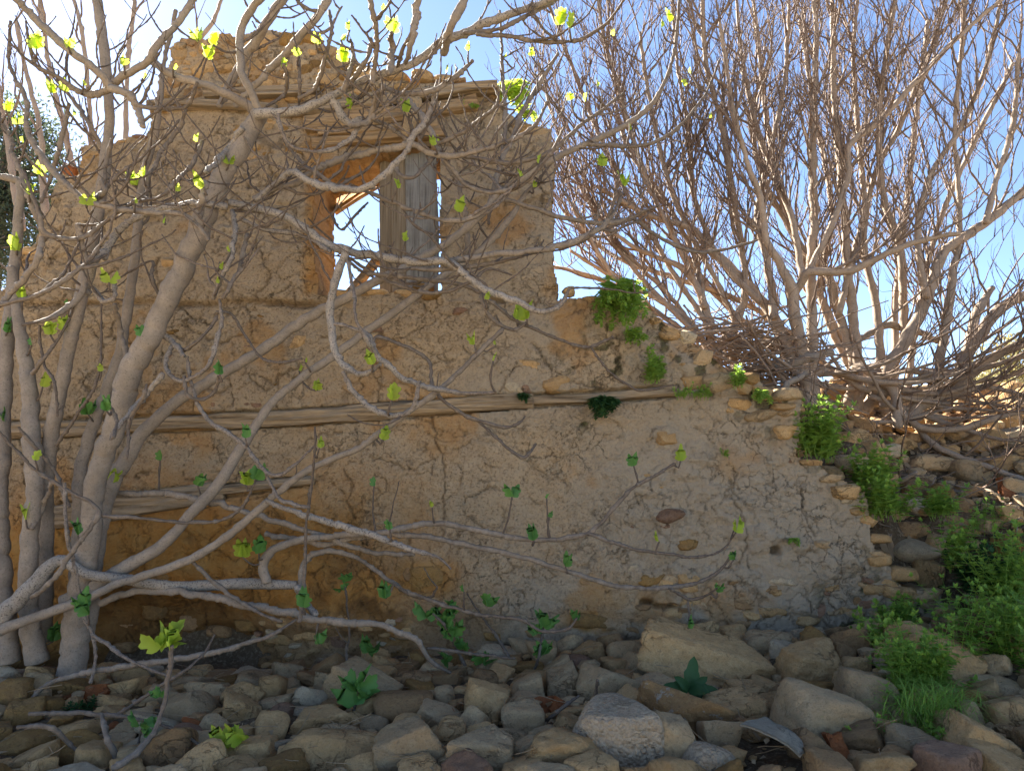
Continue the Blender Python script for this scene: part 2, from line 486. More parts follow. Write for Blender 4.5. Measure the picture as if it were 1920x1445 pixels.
HOLE = [(591,312),(655,290),(720,282),(828,270),(826,400),(828,552),(700,548),(596,552),(588,430)]
def wxz(u, v):
    p = P(u, v, WY); return (p[0], p[2])
out_w = [wxz(*q) for q in OUT]; hole_w = [wxz(*q) for q in HOLE]
RES = 0.0092
x0 = out_w[0][0]; x1 = max(q[0] for q in out_w) + .02; z0 = 0.1; z1 = max(q[1] for q in out_w) + .03
gx = np.arange(x0, x1, RES); gz = np.arange(z0, z1, RES)
NX, NZ = len(gx), len(gz)
cx, cz = np.meshgrid(gx[:-1] + RES / 2, gz[:-1] + RES / 2)
cp = np.stack([cx.ravel(), cz.ravel(), 0 * cx.ravel()], -1)
jx = fbm(cp * 9, 4, 41).reshape(cx.shape) * 0.028; jz = fbm(cp * 9, 4, 57).reshape(cx.shape) * 0.028
mask = inpoly(cx + jx, cz + jz, out_w) & ~inpoly(cx + jx * .6, cz + jz * .6, hole_w)
VX, VZ = np.meshgrid(gx, gz)
vp = np.stack([VX.ravel(), VZ.ravel(), 0 * VX.ravel()], -1)

def worley(p, scale, seed):
    q = p[:, :2] * scale
    i = np.floor(q).astype(np.int64)
    d1 = np.full(len(q), 9.0); d2 = np.full(len(q), 9.0)
    zz = np.zeros(len(q), np.int64)
    for a in (-1, 0, 1):
        for b in (-1, 0, 1):
            c = i + np.array([a, b])
            fx = c[:, 0] + hashn(c[:, 0], c[:, 1], zz, seed); fy = c[:, 1] + hashn(c[:, 0], c[:, 1], zz, seed + 5)
            d = np.hypot(q[:, 0] - fx, q[:, 1] - fy)
            n2 = np.minimum(d2, np.maximum(d, d1)); d1 = np.minimum(d1, d); d2 = n2
    return d2 - d1
pw = vp + np.stack([fbm(vp * 6, 4, 71), fbm(vp * 6, 4, 72), 0 * vp[:, 0]], -1) * 0.11
e1 = worley(pw * np.array([1, 1.15, 1]), 3.4, 5)
pw2 = vp + np.stack([fbm(vp * 14, 3, 73), fbm(vp * 14, 3, 74), 0 * vp[:, 0]], -1) * 0.045
e2 = worley(pw2 * np.array([1, 1.3, 1]), 8.5, 8)
m1 = smooth(-0.3, 0.1, fbm(vp * 1.6, 3, 81)); m2 = smooth(-0.1, 0.3, fbm(vp * 2.1, 3, 82))
U_ = vp[:, 0] / WY * F + 960                      # approximate photo column on the wall face
V_ = 722.5 - F * np.tan(np.arctan((vp[:, 1] - CAMZ) / WY) - PITCH)
rightness = smooth(900, 1300, U_)
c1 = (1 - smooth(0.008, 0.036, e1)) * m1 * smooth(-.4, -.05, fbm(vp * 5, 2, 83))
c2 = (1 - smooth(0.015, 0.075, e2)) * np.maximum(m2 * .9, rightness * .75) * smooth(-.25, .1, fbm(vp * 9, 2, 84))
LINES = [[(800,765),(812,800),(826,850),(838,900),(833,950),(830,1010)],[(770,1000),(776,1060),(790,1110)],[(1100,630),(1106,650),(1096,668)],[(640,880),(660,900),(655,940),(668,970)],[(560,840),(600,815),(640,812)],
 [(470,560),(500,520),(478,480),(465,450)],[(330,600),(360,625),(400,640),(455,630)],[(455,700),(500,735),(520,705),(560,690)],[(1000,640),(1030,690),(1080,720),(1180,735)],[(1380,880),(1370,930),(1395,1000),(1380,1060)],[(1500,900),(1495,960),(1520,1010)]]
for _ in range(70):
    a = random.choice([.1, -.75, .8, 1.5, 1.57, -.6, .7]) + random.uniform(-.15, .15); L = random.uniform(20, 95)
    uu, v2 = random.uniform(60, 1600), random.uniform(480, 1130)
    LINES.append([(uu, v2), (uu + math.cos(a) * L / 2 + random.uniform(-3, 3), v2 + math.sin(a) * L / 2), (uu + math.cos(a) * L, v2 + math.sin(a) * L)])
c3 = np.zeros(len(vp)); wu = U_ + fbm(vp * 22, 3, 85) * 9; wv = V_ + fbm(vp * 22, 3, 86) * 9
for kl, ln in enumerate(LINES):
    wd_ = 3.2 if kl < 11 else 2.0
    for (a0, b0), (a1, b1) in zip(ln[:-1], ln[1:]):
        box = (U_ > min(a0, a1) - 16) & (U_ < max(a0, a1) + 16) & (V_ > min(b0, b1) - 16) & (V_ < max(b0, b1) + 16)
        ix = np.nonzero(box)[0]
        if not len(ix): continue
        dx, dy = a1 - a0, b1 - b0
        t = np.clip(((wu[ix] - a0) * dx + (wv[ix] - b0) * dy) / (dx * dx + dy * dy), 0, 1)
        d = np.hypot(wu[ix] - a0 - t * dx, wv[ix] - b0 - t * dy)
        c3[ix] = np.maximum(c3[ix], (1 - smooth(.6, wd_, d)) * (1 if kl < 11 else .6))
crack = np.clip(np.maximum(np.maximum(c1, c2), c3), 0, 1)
big = fbm(vp * 1.8, 3, 91) * 0.035 + fbm(vp * 6, 4, 92) * 0.018
rough = fbm(vp * 25, 3, 93) * (0.008 + .006 * rightness) + fbm(vp * 60, 2, 94) * 0.0035
lumps = smooth(-.1, .5, fbm(vp * np.array([7, 11, 1]), 3, 96)) * 0.03 * rightness
up = smooth(575, 560, V_) * smooth(650, 560, U_) * 0.02
# ledge under the upper plaster, horizontal and ragged
ledge_v = 569 + 7 * fbm(vp * np.array([5, 0, 1]), 3, 101)
ledge = np.exp(-((V_ - ledge_v) / 5.0) ** 2) * smooth(20, 60, U_) * smooth(640, 590, U_) * (0.45 + .55 * smooth(-.2, .3, fbm(vp * 5, 2, 103)))
beam_v = np.interp(U_, [20, 560, 800, 1280], [806, 782, 764, 733]); beam_h = np.interp(U_, [20, 800, 1280], [19, 17, 12])
beamslot = (np.abs(V_ - beam_v) < beam_h) & (U_ < 1275) & (U_ > 15)
beam2_v = np.interp(U_, [70, 420, 600], [972, 921, 898]); beam2_h = np.interp(U_, [70, 200, 600], [26, 20, 9])
slot2 = (np.abs(V_ - beam2_v) < beam2_h) & (U_ > 75) & (U_ < 585)
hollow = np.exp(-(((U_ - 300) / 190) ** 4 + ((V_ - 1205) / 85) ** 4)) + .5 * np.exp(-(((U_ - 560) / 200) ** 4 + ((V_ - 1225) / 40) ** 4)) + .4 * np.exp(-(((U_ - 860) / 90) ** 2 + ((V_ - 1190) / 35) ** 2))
patchn = fbm(vp * 3.5, 4, 111)
holes = np.exp(-(((U_ - 932) / 17) ** 4 + ((V_ - 560) / 8) ** 4)) + np.exp(-(((U_ - 1205) / 10) ** 4 + ((V_ - 1130) / 5) ** 4)) + np.exp(-(((U_ - 1240) / 22) ** 4 + ((V_ - 1137) / 4) ** 4)) + np.exp(-(((U_ - 1445) / 8) ** 4 + ((V_ - 1032) / 7) ** 4))
peel = smooth(0.12, 0.2, fbm(vp * np.array([3.2, 4.5, 1]), 4, 112)) * smooth(640, 520, V_) * .022      # plaster fallen off in patches
disp = big + rough + lumps + up - crack * 0.014 - ledge * 0.05 - hollow * (0.24 + .05 * patchn) - peel - holes * .12
low = smooth(1120, 1200, V_)
disp += low * fbm(vp * 11, 3, 113) * 0.03
disp = np.where(beamslot, np.minimum(disp, -0.035) - .02, disp)
disp = np.where(slot2, np.minimum(disp, -0.03) - .02, disp)
clay = smooth(820, 1010, V_ + 60 * patchn) * smooth(900, 620, U_ + 160 * patchn) * .95
clay = np.maximum(clay, smooth(.18, .4, fbm(vp * 2.4, 4, 121)) * .5)
clay = np.maximum(clay, smooth(28, 8, np.abs(U_ - 578)) * smooth(280, 300, V_) * smooth(560, 545, V_) * .7)
clay = np.maximum(clay, np.exp(-(((U_ - 800) / 70) ** 4 + ((V_ - 1085) / 40) ** 4)) * .9)
clay = np.maximum(clay, np.exp(-(((U_ - 1110) / 60) ** 4 + ((V_ - 1165) / 26) ** 4)) * .9)
clay = clay * (1 - .8 * smooth(.05, .25, fbm(vp * 5, 4, 122)) * smooth(1120, 1180, V_) * smooth(430, 500, U_))
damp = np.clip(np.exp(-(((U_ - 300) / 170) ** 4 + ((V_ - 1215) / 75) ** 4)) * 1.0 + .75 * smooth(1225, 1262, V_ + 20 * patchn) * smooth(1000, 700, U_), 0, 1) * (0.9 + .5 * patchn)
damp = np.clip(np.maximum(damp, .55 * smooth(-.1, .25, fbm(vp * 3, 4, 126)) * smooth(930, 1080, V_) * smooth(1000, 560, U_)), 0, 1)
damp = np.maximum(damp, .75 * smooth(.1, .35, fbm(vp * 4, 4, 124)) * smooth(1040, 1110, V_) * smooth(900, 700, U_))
damp = np.maximum(damp, ledge * .5); damp = np.maximum(damp, np.clip(hollow, 0, 1) * .75)  # ledge groove gets shade painted in, beside the damp of the hollow
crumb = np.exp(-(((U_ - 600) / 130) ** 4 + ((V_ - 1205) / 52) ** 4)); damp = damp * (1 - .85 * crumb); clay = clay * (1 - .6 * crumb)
edge_r = np.interp(U_, [1050, 1210, 1370, 1500, 1640, 1800], [560, 585, 695, 760, 990, 1120])
mossn = fbm(vp * 13, 4, 131)
moss = smooth(.15, .3, mossn) * (smooth(140, 20, V_ - edge_r) * smooth(1060, 1150, U_) * .8 + smooth(1060, 1110, V_) * smooth(1450, 1600, U_) * 1.0 + np.exp(-(((U_ - 1120) / 70) ** 2 + ((V_ - 690) / 40) ** 2)) + np.exp(-(((U_ - 1095) / 14) ** 2 + ((V_ - 790) / 16) ** 2)))
moss = np.clip(moss, 0, .9)
side = np.zeros(len(vp))

DG = disp.reshape(NZ, NX)
wall = empty('ruined_wall', 'tall ruined mud plastered stone wall with a window opening and a broken stepped right end', 'wall')
g = Geo()
used = np.zeros((NZ, NX), bool)
used[:-1, :-1] |= mask; used[1:, :-1] |= mask; used[:-1, 1:] |= mask; used[1:, 1:] |= mask
vid = -np.ones((NZ, NX), np.int64); vid[used] = np.arange(used.sum())
wig = fbm(vp * 40, 2, 141).reshape(NZ, NX) * .004
fr = np.stack([VX + wig, WY - DG, VZ + wig[::-1]], -1)[used]
I, J = np.nonzero(mask)
fq = np.stack([vid[I, J], vid[I, J + 1], vid[I + 1, J + 1], vid[I + 1, J]], -1)
um = used.ravel()
verts = [fr]; nv = len(fr)
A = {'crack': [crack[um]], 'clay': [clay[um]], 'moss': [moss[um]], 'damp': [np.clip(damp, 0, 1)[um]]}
faces = [fq]
pad = np.pad(mask, 1)
edges = []
for (di, dj, a, b) in ((-1, 0, (0, 1), (0, 0)), (1, 0, (1, 0), (1, 1)), (0, -1, (0, 0), (1, 0)), (0, 1, (1, 1), (0, 1))):
    nb = pad[1 + di:1 + di + mask.shape[0], 1 + dj:1 + dj + mask.shape[1]]
    ii, jj = np.nonzero(mask & ~nb)
    edges.append(np.stack([vid[ii + a[0], jj + a[1]], vid[ii + b[0], jj + b[1]]], -1))
E = np.concatenate(edges)
ev, inv = np.unique(E, return_inverse=True); inv = inv.reshape(E.shape)
base = fr[ev]
ND = 14
jit = 0.02
prev = ev[inv]
eu = base[:, 0] / WY * F + 960; evv = 722.5 - F * np.tan(np.arctan((base[:, 2] - CAMZ) / WY) - PITCH)
isj = ((eu > 560) & (eu < 850) & (evv > 250) & (evv < 570)).astype(float)
for k in range(1, ND + 1):
    t = k / ND
    q3 = base.copy(); q3[:, 1] = WY + (base[:, 1] - WY) * (1 - t) + TH * t
    nn = np.stack([fbm(q3 * 12, 3, 151), 0 * eu, fbm(q3 * 12, 3, 152)], -1) * jit * min(1, 2 * t + .2)
    q3 = q3 + nn
    ids = nv + np.arange(len(ev))
    verts.append(q3); nv += len(ev)
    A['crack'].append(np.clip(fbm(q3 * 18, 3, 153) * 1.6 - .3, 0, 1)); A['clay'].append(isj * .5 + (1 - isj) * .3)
    A['moss'].append(0 * eu); A['damp'].append(0 * eu)
    cur = ids[inv]
    faces.append(np.stack([prev[:, 0], prev[:, 1], cur[:, 1], cur[:, 0]], -1)[:, ::-1])
    prev = cur
# back face, merged row runs
bq = []; bv = []
for r_ in range(mask.shape[0]):
    row = np.concatenate([[0], mask[r_].astype(np.int8), [0]])
    d = np.diff(row); s_, e_ = np.nonzero(d == 1)[0], np.nonzero(d == -1)[0]
    for a, b in zip(s_, e_):
        n0 = nv + len(bv)
        bv += [(gx[a], WY + TH, gz[r_]), (gx[b], WY + TH, gz[r_]), (gx[b], WY + TH, gz[r_ + 1]), (gx[a], WY + TH, gz[r_ + 1])]
        bq.append((n0, n0 + 3, n0 + 2, n0 + 1))
verts.append(np.array(bv)); faces.append(np.array(bq))
for k in A: A[k].append(np.zeros(len(bv)) + (.5 if k == 'clay' else 0))
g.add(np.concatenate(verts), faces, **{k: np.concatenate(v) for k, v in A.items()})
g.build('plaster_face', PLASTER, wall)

def wall_front(u, v):
    """depth of the wall's face at a photo pixel"""
    x, z = wxz(u, v)
    j = int(np.clip(round((x - gx[0]) / RES), 0, NX - 1)); i_ = int(np.clip(round((z - gz[0]) / RES), 0, NZ - 1))
    return WY - DG[i_, j]

# ------------------------------------------------------------------ stones
def icosphere(sub):
    import bmesh
    bm = bmesh.new(); bmesh.ops.create_icosphere(bm, subdivisions=sub, radius=1.0)
    V = np.array([v.co[:] for v in bm.verts]); Fc = np.array([[v.index for v in f.verts] for f in bm.faces])
    bm.free(); return V, Fc
ICO = {k: icosphere(k) for k in (1, 2, 3, 4, 5)}

def rock_geo(seed, sub=3, planes=11, p=14, rough=0.03, boxy=0.6):
    r = np.random.default_rng(seed)
    V, Fc = ICO[sub]
    N = r.normal(size=(planes, 3)); N /= np.linalg.norm(N, axis=1)[:, None]
    H = r.uniform(0.72, 1.0, planes)
    bx = np.array([(1, 0, 0), (-1, 0, 0), (0, 1, 0), (0, -1, 0), (0, 0, 1), (0, 0, -1)], float)
    bx += r.normal(size=bx.shape) * 0.16; bx /= np.linalg.norm(bx, axis=1)[:, None]
    N = np.concatenate([N, bx]); H = np.concatenate([H, r.uniform(boxy, boxy + .2, 6)])
    d = V @ N.T
    acc = (np.clip(d, 1e-6, None) / H) ** p
    rad = acc.sum(1) ** (-1.0 / p)
    W = V * rad[:, None]
    if sub >= 3:
        W = W * (1 + rough * 1.4 * fbm(V * 2.2 + seed, 3, seed)[:, None] + rough * .55 * fbm(V * 9 + seed, 3, seed + 3)[:, None] - rough * .9 * np.clip(.25 - np.abs(fbm(V * 3.1 + seed * 2, 3, seed + 7)) * 2.5, 0, 1)[:, None])
        # bedding steps
        ax_ = r.normal(size=3); ax_ /= np.linalg.norm(ax_)
        s = W @ ax_ * r.uniform(5, 9) + fbm(V * 2, 2, seed + 9)
        W = W * (1 + rough * .35 * (np.abs((s % 1) - .5) * 2 - .5)[:, None])
    W /= np.abs(W).max(0)
    return W, Fc

def rock_mesh(seed, sub, mat, **kw):
    W, Fc = rock_geo(seed, sub, **kw)
    g = Geo(); g.add(W, [Fc]); me = g.mesh('rock_shape', mat)
    if sub < 3:
        me.polygons.foreach_set('use_smooth', np.zeros(len(me.polygons), bool))
    return me
POOL = {}
def pool(mat, k, sub=3):
    key = (mat, k, sub)
    if key not in POOL:
        POOL[key] = rock_mesh(100 + k * 7 + sub, sub, STONE[mat], planes=6 + k % 5, p=(44 if k % 3 else 14), rough=.08 if k % 3 else .05, boxy=.55 + .1 * (k % 3))
    return POOL[key]

# stones of the wall itself: (u, v, w, h, tilt, material, proud)
WST = [(340,100,42,40,0,'tan'),(395,90,55,34,0,'tan'),(450,80,60,30,4,'brown'),(500,78,48,36,0,'tan'),(545,78,50,34,0,'ochre'),(578,70,42,38,-15,'ochre'),(612,96,40,36,-10,'tan'),(648,122,50,34,0,'grey'),(610,150,55,34,5,'tan'),(560,120,50,30,0,'grey'),(520,118,34,26,0,'tan'),(480,120,44,36,0,'tan'),
 (430,122,50,36,0,'tan'),(380,130,52,38,0,'tan'),(330,150,40,36,0,'brown'),(655,140,48,34,10,'ochre'),(690,140,44,26,0,'tan'),(592,120,26,20,0,'ochre'),(500,160,34,28,0,'tan'),(465,160,36,30,0,'brown'),(540,158,44,28,0,'tan'),(740,146,60,22,3,'tan'),(790,142,46,22,0,'tan'),(830,146,40,24,-8,'tan'),(862,150,26,16,0,'brown'),
 (320,190,50,26,0,'tan'),(365,178,46,30,0,'brown'),(420,165,44,30,0,'tan'),(700,166,50,20,6,'grey'),(760,166,60,16,5,'tan'),(410,85,28,24,0,'tan'),(360,80,34,26,0,'brown'),
 (260,258,40,14,-3,'pink'),(232,264,36,14,0,'tan'),(128,322,46,30,-25,'red'),(170,290,40,26,0,'tan'),(300,208,42,18,0,'tan'),(60,470,50,22,0,'tan'),
 (985,240,50,24,0,'tan'),(1010,250,50,28,0,'grey'),(872,700,0,0,0,'tan'),
 (322,495,55,24,0,'tan'),(560,640,34,30,0,'tan'),(865,582,38,24,0,'pink'),(713,646,40,34,0,'brown'),(990,686,52,24,0,'tan'),(960,725,40,36,0,'pale'),(985,728,22,26,0,'pink'),(1040,720,50,34,0,'tan'),(700,615,40,30,0,'pink'),
 (1256,967,52,28,0,'pink'),(1290,1020,50,24,-5,'ochre'),(1468,1092,58,20,-3,'pale'),(1458,1110,50,18,0,'tan'),(1186,1064,22,14,8,'pale'),(1222,1084,56,26,0,'ochre'),(1110,1166,88,36,-3,'ochre'),(1206,1140,34,14,0,'brown'),(1180,1180,36,18,0,'brown'),(1264,1150,42,22,0,'tan'),(1096,1090,26,20,0,'brown'),(1560,1102,36,12,10,'tan'),(1535,1020,40,16,0,'grey'),
 (800,1085,66,56,0,'ochre'),(770,1078,40,36,0,'brown'),(1250,822,40,30,0,'tan'),(1440,690,0,0,0,'tan'),
 # broken right end, laid stones
 (1260,625,48,30,-20,'tan'),(1290,632,40,30,-15,'pale'),(1320,670,36,36,-10,'grey'),(1345,720,66,46,-20,'grey'),(1300,715,50,40,0,'tan'),(1392,728,40,30,-10,'tan'),(1410,710,36,28,0,'ochre'),(1430,735,44,28,-15,'tan'),(1476,738,62,28,0,'grey'),(1472,762,62,16,0,'tan'),(1425,782,60,26,3,'grey'),(1478,776,46,14,0,'grey'),(1476,808,50,36,-3,'tan'),(1385,760,50,28,0,'tan'),
 (1520,868,48,16,2,'tan'),(1560,897,44,18,-3,'grey'),(1590,922,60,34,0,'tan'),(1608,958,40,18,0,'tan'),(1628,975,36,20,-30,'tan'),(1592,935,30,20,0,'pale'),(1650,1010,46,22,0,'tan'),(1642,1036,36,14,5,'grey'),(1650,1050,50,30,5,'tan'),(1700,1078,60,34,0,'tan'),(1690,1112,70,26,-4,'tan'),(1740,1120,60,30,0,'grey'),(1770,1150,50,26,-8,'tan'),(1640,1108,60,22,0,'tan'),
 (1600,1150,56,20,0,'grey'),(1520,1160,60,22,0,'tan'),(1450,1150,56,22,0,'tan'),(1390,1170,50,20,4,'brown'),(1660,1160,56,22,0,'tan'),(1720,1165,50,24,0,'brown'),(1340,1175,44,18,0,'pink'),(1160,565,44,22,0,'grey'),(1200,580,34,20,0,'tan'),(1230,600,30,20,0,'tan'),(1110,560,36,16,0,'tan'),(1068,545,26,22,20,'tan'),
 # lower left, where the plaster has gone
 (290,1145,50,36,0,'ochre'),(235,1175,50,24,0,'brown'),(350,1170,46,30,0,'brown'),(410,1185,50,30,0,'brown'),(460,1175,40,26,0,'ochre'),(240,1215,54,24,0,'brown'),(330,1225,60,26,0,'brown'),(400,1235,48,24,0,'brown'),(520,1200,56,28,0,'tan'),(580,1190,44,26,0,'tan'),(640,1215,48,24,0,'brown'),(560,1235,54,24,0,'tan'),(500,1240,40,22,0,'brown'),(690,1235,46,22,0,'brown'),(740,1215,44,20,0,'brown'),(620,1245,44,20,0,'grey'),(800,1215,46,22,0,'brown'),(860,1205,50,24,0,'brown'),(760,1190,44,26,0,'brown'),(770,1235,40,18,0,'tan'),(930,1195,44,20,0,'ochre'),(1000,1190,40,20,0,'brown'),
 (910,560,0,0,0,'tan'),(870,1225,40,20,0,'brown'),(300,1085,40,26,0,'ochre'),(610,1150,40,24,0,'ochre'),(840,1140,40,22,0,'brown')]
def add_wall_stone(u, v, w, h, tilt, mt, proud=0.35, k=None):
    if w == 0: return
    y = wall_front(u, v)
    c = P(u, v, y)
    W_, H_ = w * y / F * .52, h * y / F * .52
    D_ = min(W_, 0.12)
    o = link('stone', pool(mt, random.randrange(12) if k is None else k, 3 if w > 44 else 2), wall, (c[0], y + D_ * (1 - proud), c[2]))
    o.scale = (W_, D_, H_); o.rotation_euler = (random.uniform(-.1, .1), R(-tilt), random.uniform(-.15, .15))
for s_ in WST:
    top = s_[1] < 175 or (s_[0] > 1240 and s_[1] < 1060)
    add_wall_stone(*s_, proud=(0.5 if top and s_[0] > 1240 else .4 if s_[1] < 175 else .28))
# small pinning stones scattered in the exposed courses at the top and the wall's right foot
def rand_stones(n, ub, vb, wr, mats, proud):
    for _ in range(n):
        u = random.uniform(*ub); v = random.uniform(*vb)
        x, z = wxz(u, v)
        j = int((x - gx[0]) / RES); i_ = int((z - gz[0]) / RES)
        if 0 <= i_ < mask.shape[0] and 0 <= j < mask.shape[1] and mask[i_, j] and not beamslot.reshape(NZ, NX)[i_, j]:
            w = random.uniform(*wr)
            add_wall_stone(u, v, w, w * random.uniform(.4, .8), random.uniform(-12, 12), random.choice(mats), proud)
rand_stones(60, (310, 680), (80, 185), (14, 34), ['tan', 'tan', 'brown', 'ochre', 'grey'], .42)
rand_stones(26, (440, 600), (205, 300), (16, 36), ['tan', 'tan', 'ochre'], .15)
rand_stones(46, (1240, 1790), (1080, 1185), (16, 44), ['tan', 'tan', 'brown', 'grey', 'pink'], .22)
rand_stones(16, (1180, 1600), (620, 1060), (10, 24), ['tan', 'pink', 'pale'], .2)
rand_stones(46, (460, 760), (1158, 1255), (12, 32), ['tan', 'pale', 'pink', 'tan'], .3)
rand_stones(14, (250, 560), (590, 760), (14, 34), ['tan', 'pink', 'ochre'], .12)

# ------------------------------------------------------------------ timbers
def timber(name, pts, hh, dd, mat, parent=None, grooves=0.006, seed=1, sides=40, step=.03, ends=True):
    """squared, split timber along pts (x,y,z); hh, dd half height and half depth"""
    pr = resample([(*p, 1.0) for p in pts], step)
    p = pr[:, :3]; n = len(p)
    c = p.mean(0)
    t = np.gradient(p, axis=0); t /= np.linalg.norm(t, axis=1)[:, None]
    upv = np.array((0, 0, 1.0)) if abs(t[0, 2]) < .8 else np.array((1.0, 0, 0))
    s = np.cross(t, upv); s /= np.linalg.norm(s, axis=1)[:, None]; w = np.cross(s, t)
    an = np.arange(sides) * 2 * math.pi / sides
    ca, sa = np.cos(an), np.sin(an)
    k = (np.abs(ca) ** 6 + np.abs(sa) ** 6) ** (-1 / 6)
    L = np.arange(n)[:, None] * step + 0 * an[None]
    q = np.stack([L.ravel() * 1.6, np.tile(an * 22 / 6.28, n) * 1.6, np.full(n * sides, seed * 3.1)], -1)
    gr = fbm(q, 3, seed).reshape(n, sides) * grooves * 2.2
    q2 = np.stack([L.ravel() * 4, np.tile(ca * 1.5, n), np.tile(sa * 1.5, n) + seed], -1)
    gr += fbm(q2, 3, seed + 4).reshape(n, sides) * min(hh, dd) * .3
    wob = 1 + .12 * vnoise(np.stack([np.arange(n) * step * 2.5, np.zeros(n), np.full(n, seed)], -1), seed)[:, None]
    V = p[:, None] + (ca * k * dd + gr * ca)[..., None] * s[:, None] + (sa * k * hh * wob + gr * sa)[..., None] * w[:, None]
    V = V.reshape(-1, 3) - c
    i = np.arange(n - 1)[:, None] * sides; j = np.arange(sides)[None]; kk = (j + 1) % sides
    Q = np.stack([i + j, i + kk, i + sides + kk, i + sides + j], -1).reshape(-1, 4)
    V = np.concatenate([V, [p[0] - c], [p[-1] - c]])
    jj = np.arange(sides); k2 = (jj + 1) % sides
    Tt = np.concatenate([np.stack([k2, jj, np.full(sides, n * sides)], -1), np.stack([(n - 1) * sides + jj, (n - 1) * sides + k2, np.full(sides, n * sides + 1)], -1)])
    g = Geo(); g.add(V, [Q, Tt])
    return link(name, g.mesh(name, mat), parent, tuple(c))

def px(*q): return [P(*a) for a in q]
timber('bond_timber', px((10, 807, 5.03), (300, 795, 5.02), (560, 782, 5.02), (800, 764, 5.025), (1000, 750, 5.03)), .046, .05, WOOD_H, wall, .011, 3)
timber('bond_timber', px((940, 752, 5.03), (1100, 746, 5.03), (1200, 738, 5.03), (1268, 733, 5.04)), .03, .045, WOOD_H, wall, .008, 5)
timber('bond_timber', px((78, 974, 4.99), (200, 955, 4.99), (330, 934, 4.99), (420, 920, 5.0)), .068, .04, WOOD_H, wall, .01, 8)
timber('bond_timber', px((400, 920, 5.0), (500, 908, 5.0), (590, 900, 5.01)), .026, .04, WOOD_H, wall, .008, 9)
timber('lintel_beam', px((545, 212, 5.0), (650, 203, 4.99), (780, 184, 4.99), (880, 170, 4.99), (933, 166, 4.99)), .036, .07, WOOD_H, wall, .009, 11)
timber('lintel_beam', px((575, 240, 5.01), (680, 226, 5.0), (800, 211, 5.0), (895, 194, 5.01)), .052, .06, WOOD_O, wall, .012, 12)
timber('lintel_beam', px((600, 254, 5.0), (720, 248, 5.0), (822, 234, 5.0)), .03, .07, WOOD_O, wall, .008, 13)
timber('lintel_beam', px((590, 276, 5.03), (720, 262, 5.03), (835, 252, 5.03)), .04, .09, WOOD_O, wall, .012, 14)
timber('lintel_beam', px((590, 296, 5.22), (700, 287, 5.22), (840, 280, 5.22)), .05, .09, WOOD_O, wall, .012, 15)
timber('lintel_beam', px((590, 318, 5.42), (700, 312, 5.42), (840, 306, 5.42)), .045, .1, WOOD_O, wall, .012, 16)
timber('tie_beam', px((385, 178, 4.98), (470, 175, 4.97), (560, 172, 4.97), (600, 168, 4.98)), .032, .05, WOOD_H, wall, .008, 17)
timber('tie_beam', px((282, 201, 5.0), (400, 200, 4.98), (520, 207, 4.98)), .026, .06, WOOD_H, wall, .008, 18)
timber('timber_peg', px((808, 214, 5.0), (810, 250, 5.0), (812, 282, 5.0)), .012, .02, WOOD_O, wall, .004, 19)

# weathered boards standing in the window opening
shut = empty('wooden_shutter', 'weathered grey plank shutter standing in the right half of the window', 'shutter')
for k, (ua, ub, mt, yy) in enumerate([(714, 735, WOOD_V2, 5.2), (736, 762, WOOD_V2, 5.16), (763, 788, WOOD_V, 5.13), (789, 819, WOOD_V, 5.12)]):
    uc = (ua + ub) / 2; w = (ub - ua) / F * yy / 2 * 1.22
    timber('plank', [P(uc, 552, yy), P(uc, 480, yy), P(uc, 400, yy), P(uc - (3 if k > 1 else 0), 286 - (14 if k > 1 else 0), yy)], w, .014, mt, shut, .0025, 30 + k, 36)
# hanging flat stone in front of the lintel
g = Geo(); W_, Fc = rock_geo(77, 4, planes=14, p=12, rough=.06, boxy=.7)
g.add(W_ * np.array([.052, .035, .155]), [Fc])
o = g.build('hanging_slab', STONE['grey']); o.location = P(770, 217, 4.86); o.rotation_euler = (0.1, R(14), .2)
tag(o, 'long pointed grey stone slab dangling in front of the window lintel', 'stone')
# broken remnant of plaster behind the window
rem = empty('plaster_remnant', 'curved ochre mud plaster remnant seen through the upper left of the window', 'plaster')
g = Geo()
NU, NV = 26, 12
tt, ss = np.meshgrid(np.linspace(0, 1, NU), np.linspace(0, 1, NV))
ua = 622 + tt * 110
top = np.interp(tt, [0, .12, .22, .4, 1], [372, 348, 325, 309, 302]) ; bot = np.interp(tt, [0, .25, .5, .75, 1], [402, 384, 366, 352, 338])
vv = top + (bot - top) * ss
yy = 6.3 - .9 * ss + .25 * np.sin(tt * 3)
pts = np.array([P(a, b, c) for a, b, c in zip(ua.ravel(), vv.ravel(), yy.ravel())])
pts2 = pts + np.array((0, .12, .10))
n_ = len(pts)
ii = np.arange(NV - 1)[:, None] * NU + np.arange(NU - 1)[None]
Q = np.stack([ii, ii + 1, ii + NU + 1, ii + NU], -1).reshape(-1, 4)
border = np.concatenate([np.arange(NU), np.arange(1, NV) * NU + NU - 1, np.arange(NV * NU - 2, NV * NU - NU - 1, -1), np.arange(NV - 2, -1, -1) * NU])
bq = np.stack([border[:-1], border[1:], border[1:] + n_, border[:-1] + n_], -1)
allp = np.concatenate([pts, pts2]); allp += (fbm(allp * 9, 3, 5) * .012)[:, None]
g.add(allp, [Q, Q[:, ::-1] + n_, bq], clay=1.0, crack=0.0, moss=0.0, damp=0.0)
g.build('curved_panel', PLASTER, rem)
timber('broken_lath', px((628, 400, 5.9), (670, 372, 5.9), (716, 344, 5.9)), .018, .02, WOOD_O, rem, .003, 41)
o = timber('fallen_rafter', px((650, 556, 5.45), (685, 515, 5.5), (716, 478, 5.55)), .035, .03, WOOD_O, None, .006, 42)
tag(o, 'short ochre rafter leaning across the bottom of the window opening', 'beam')
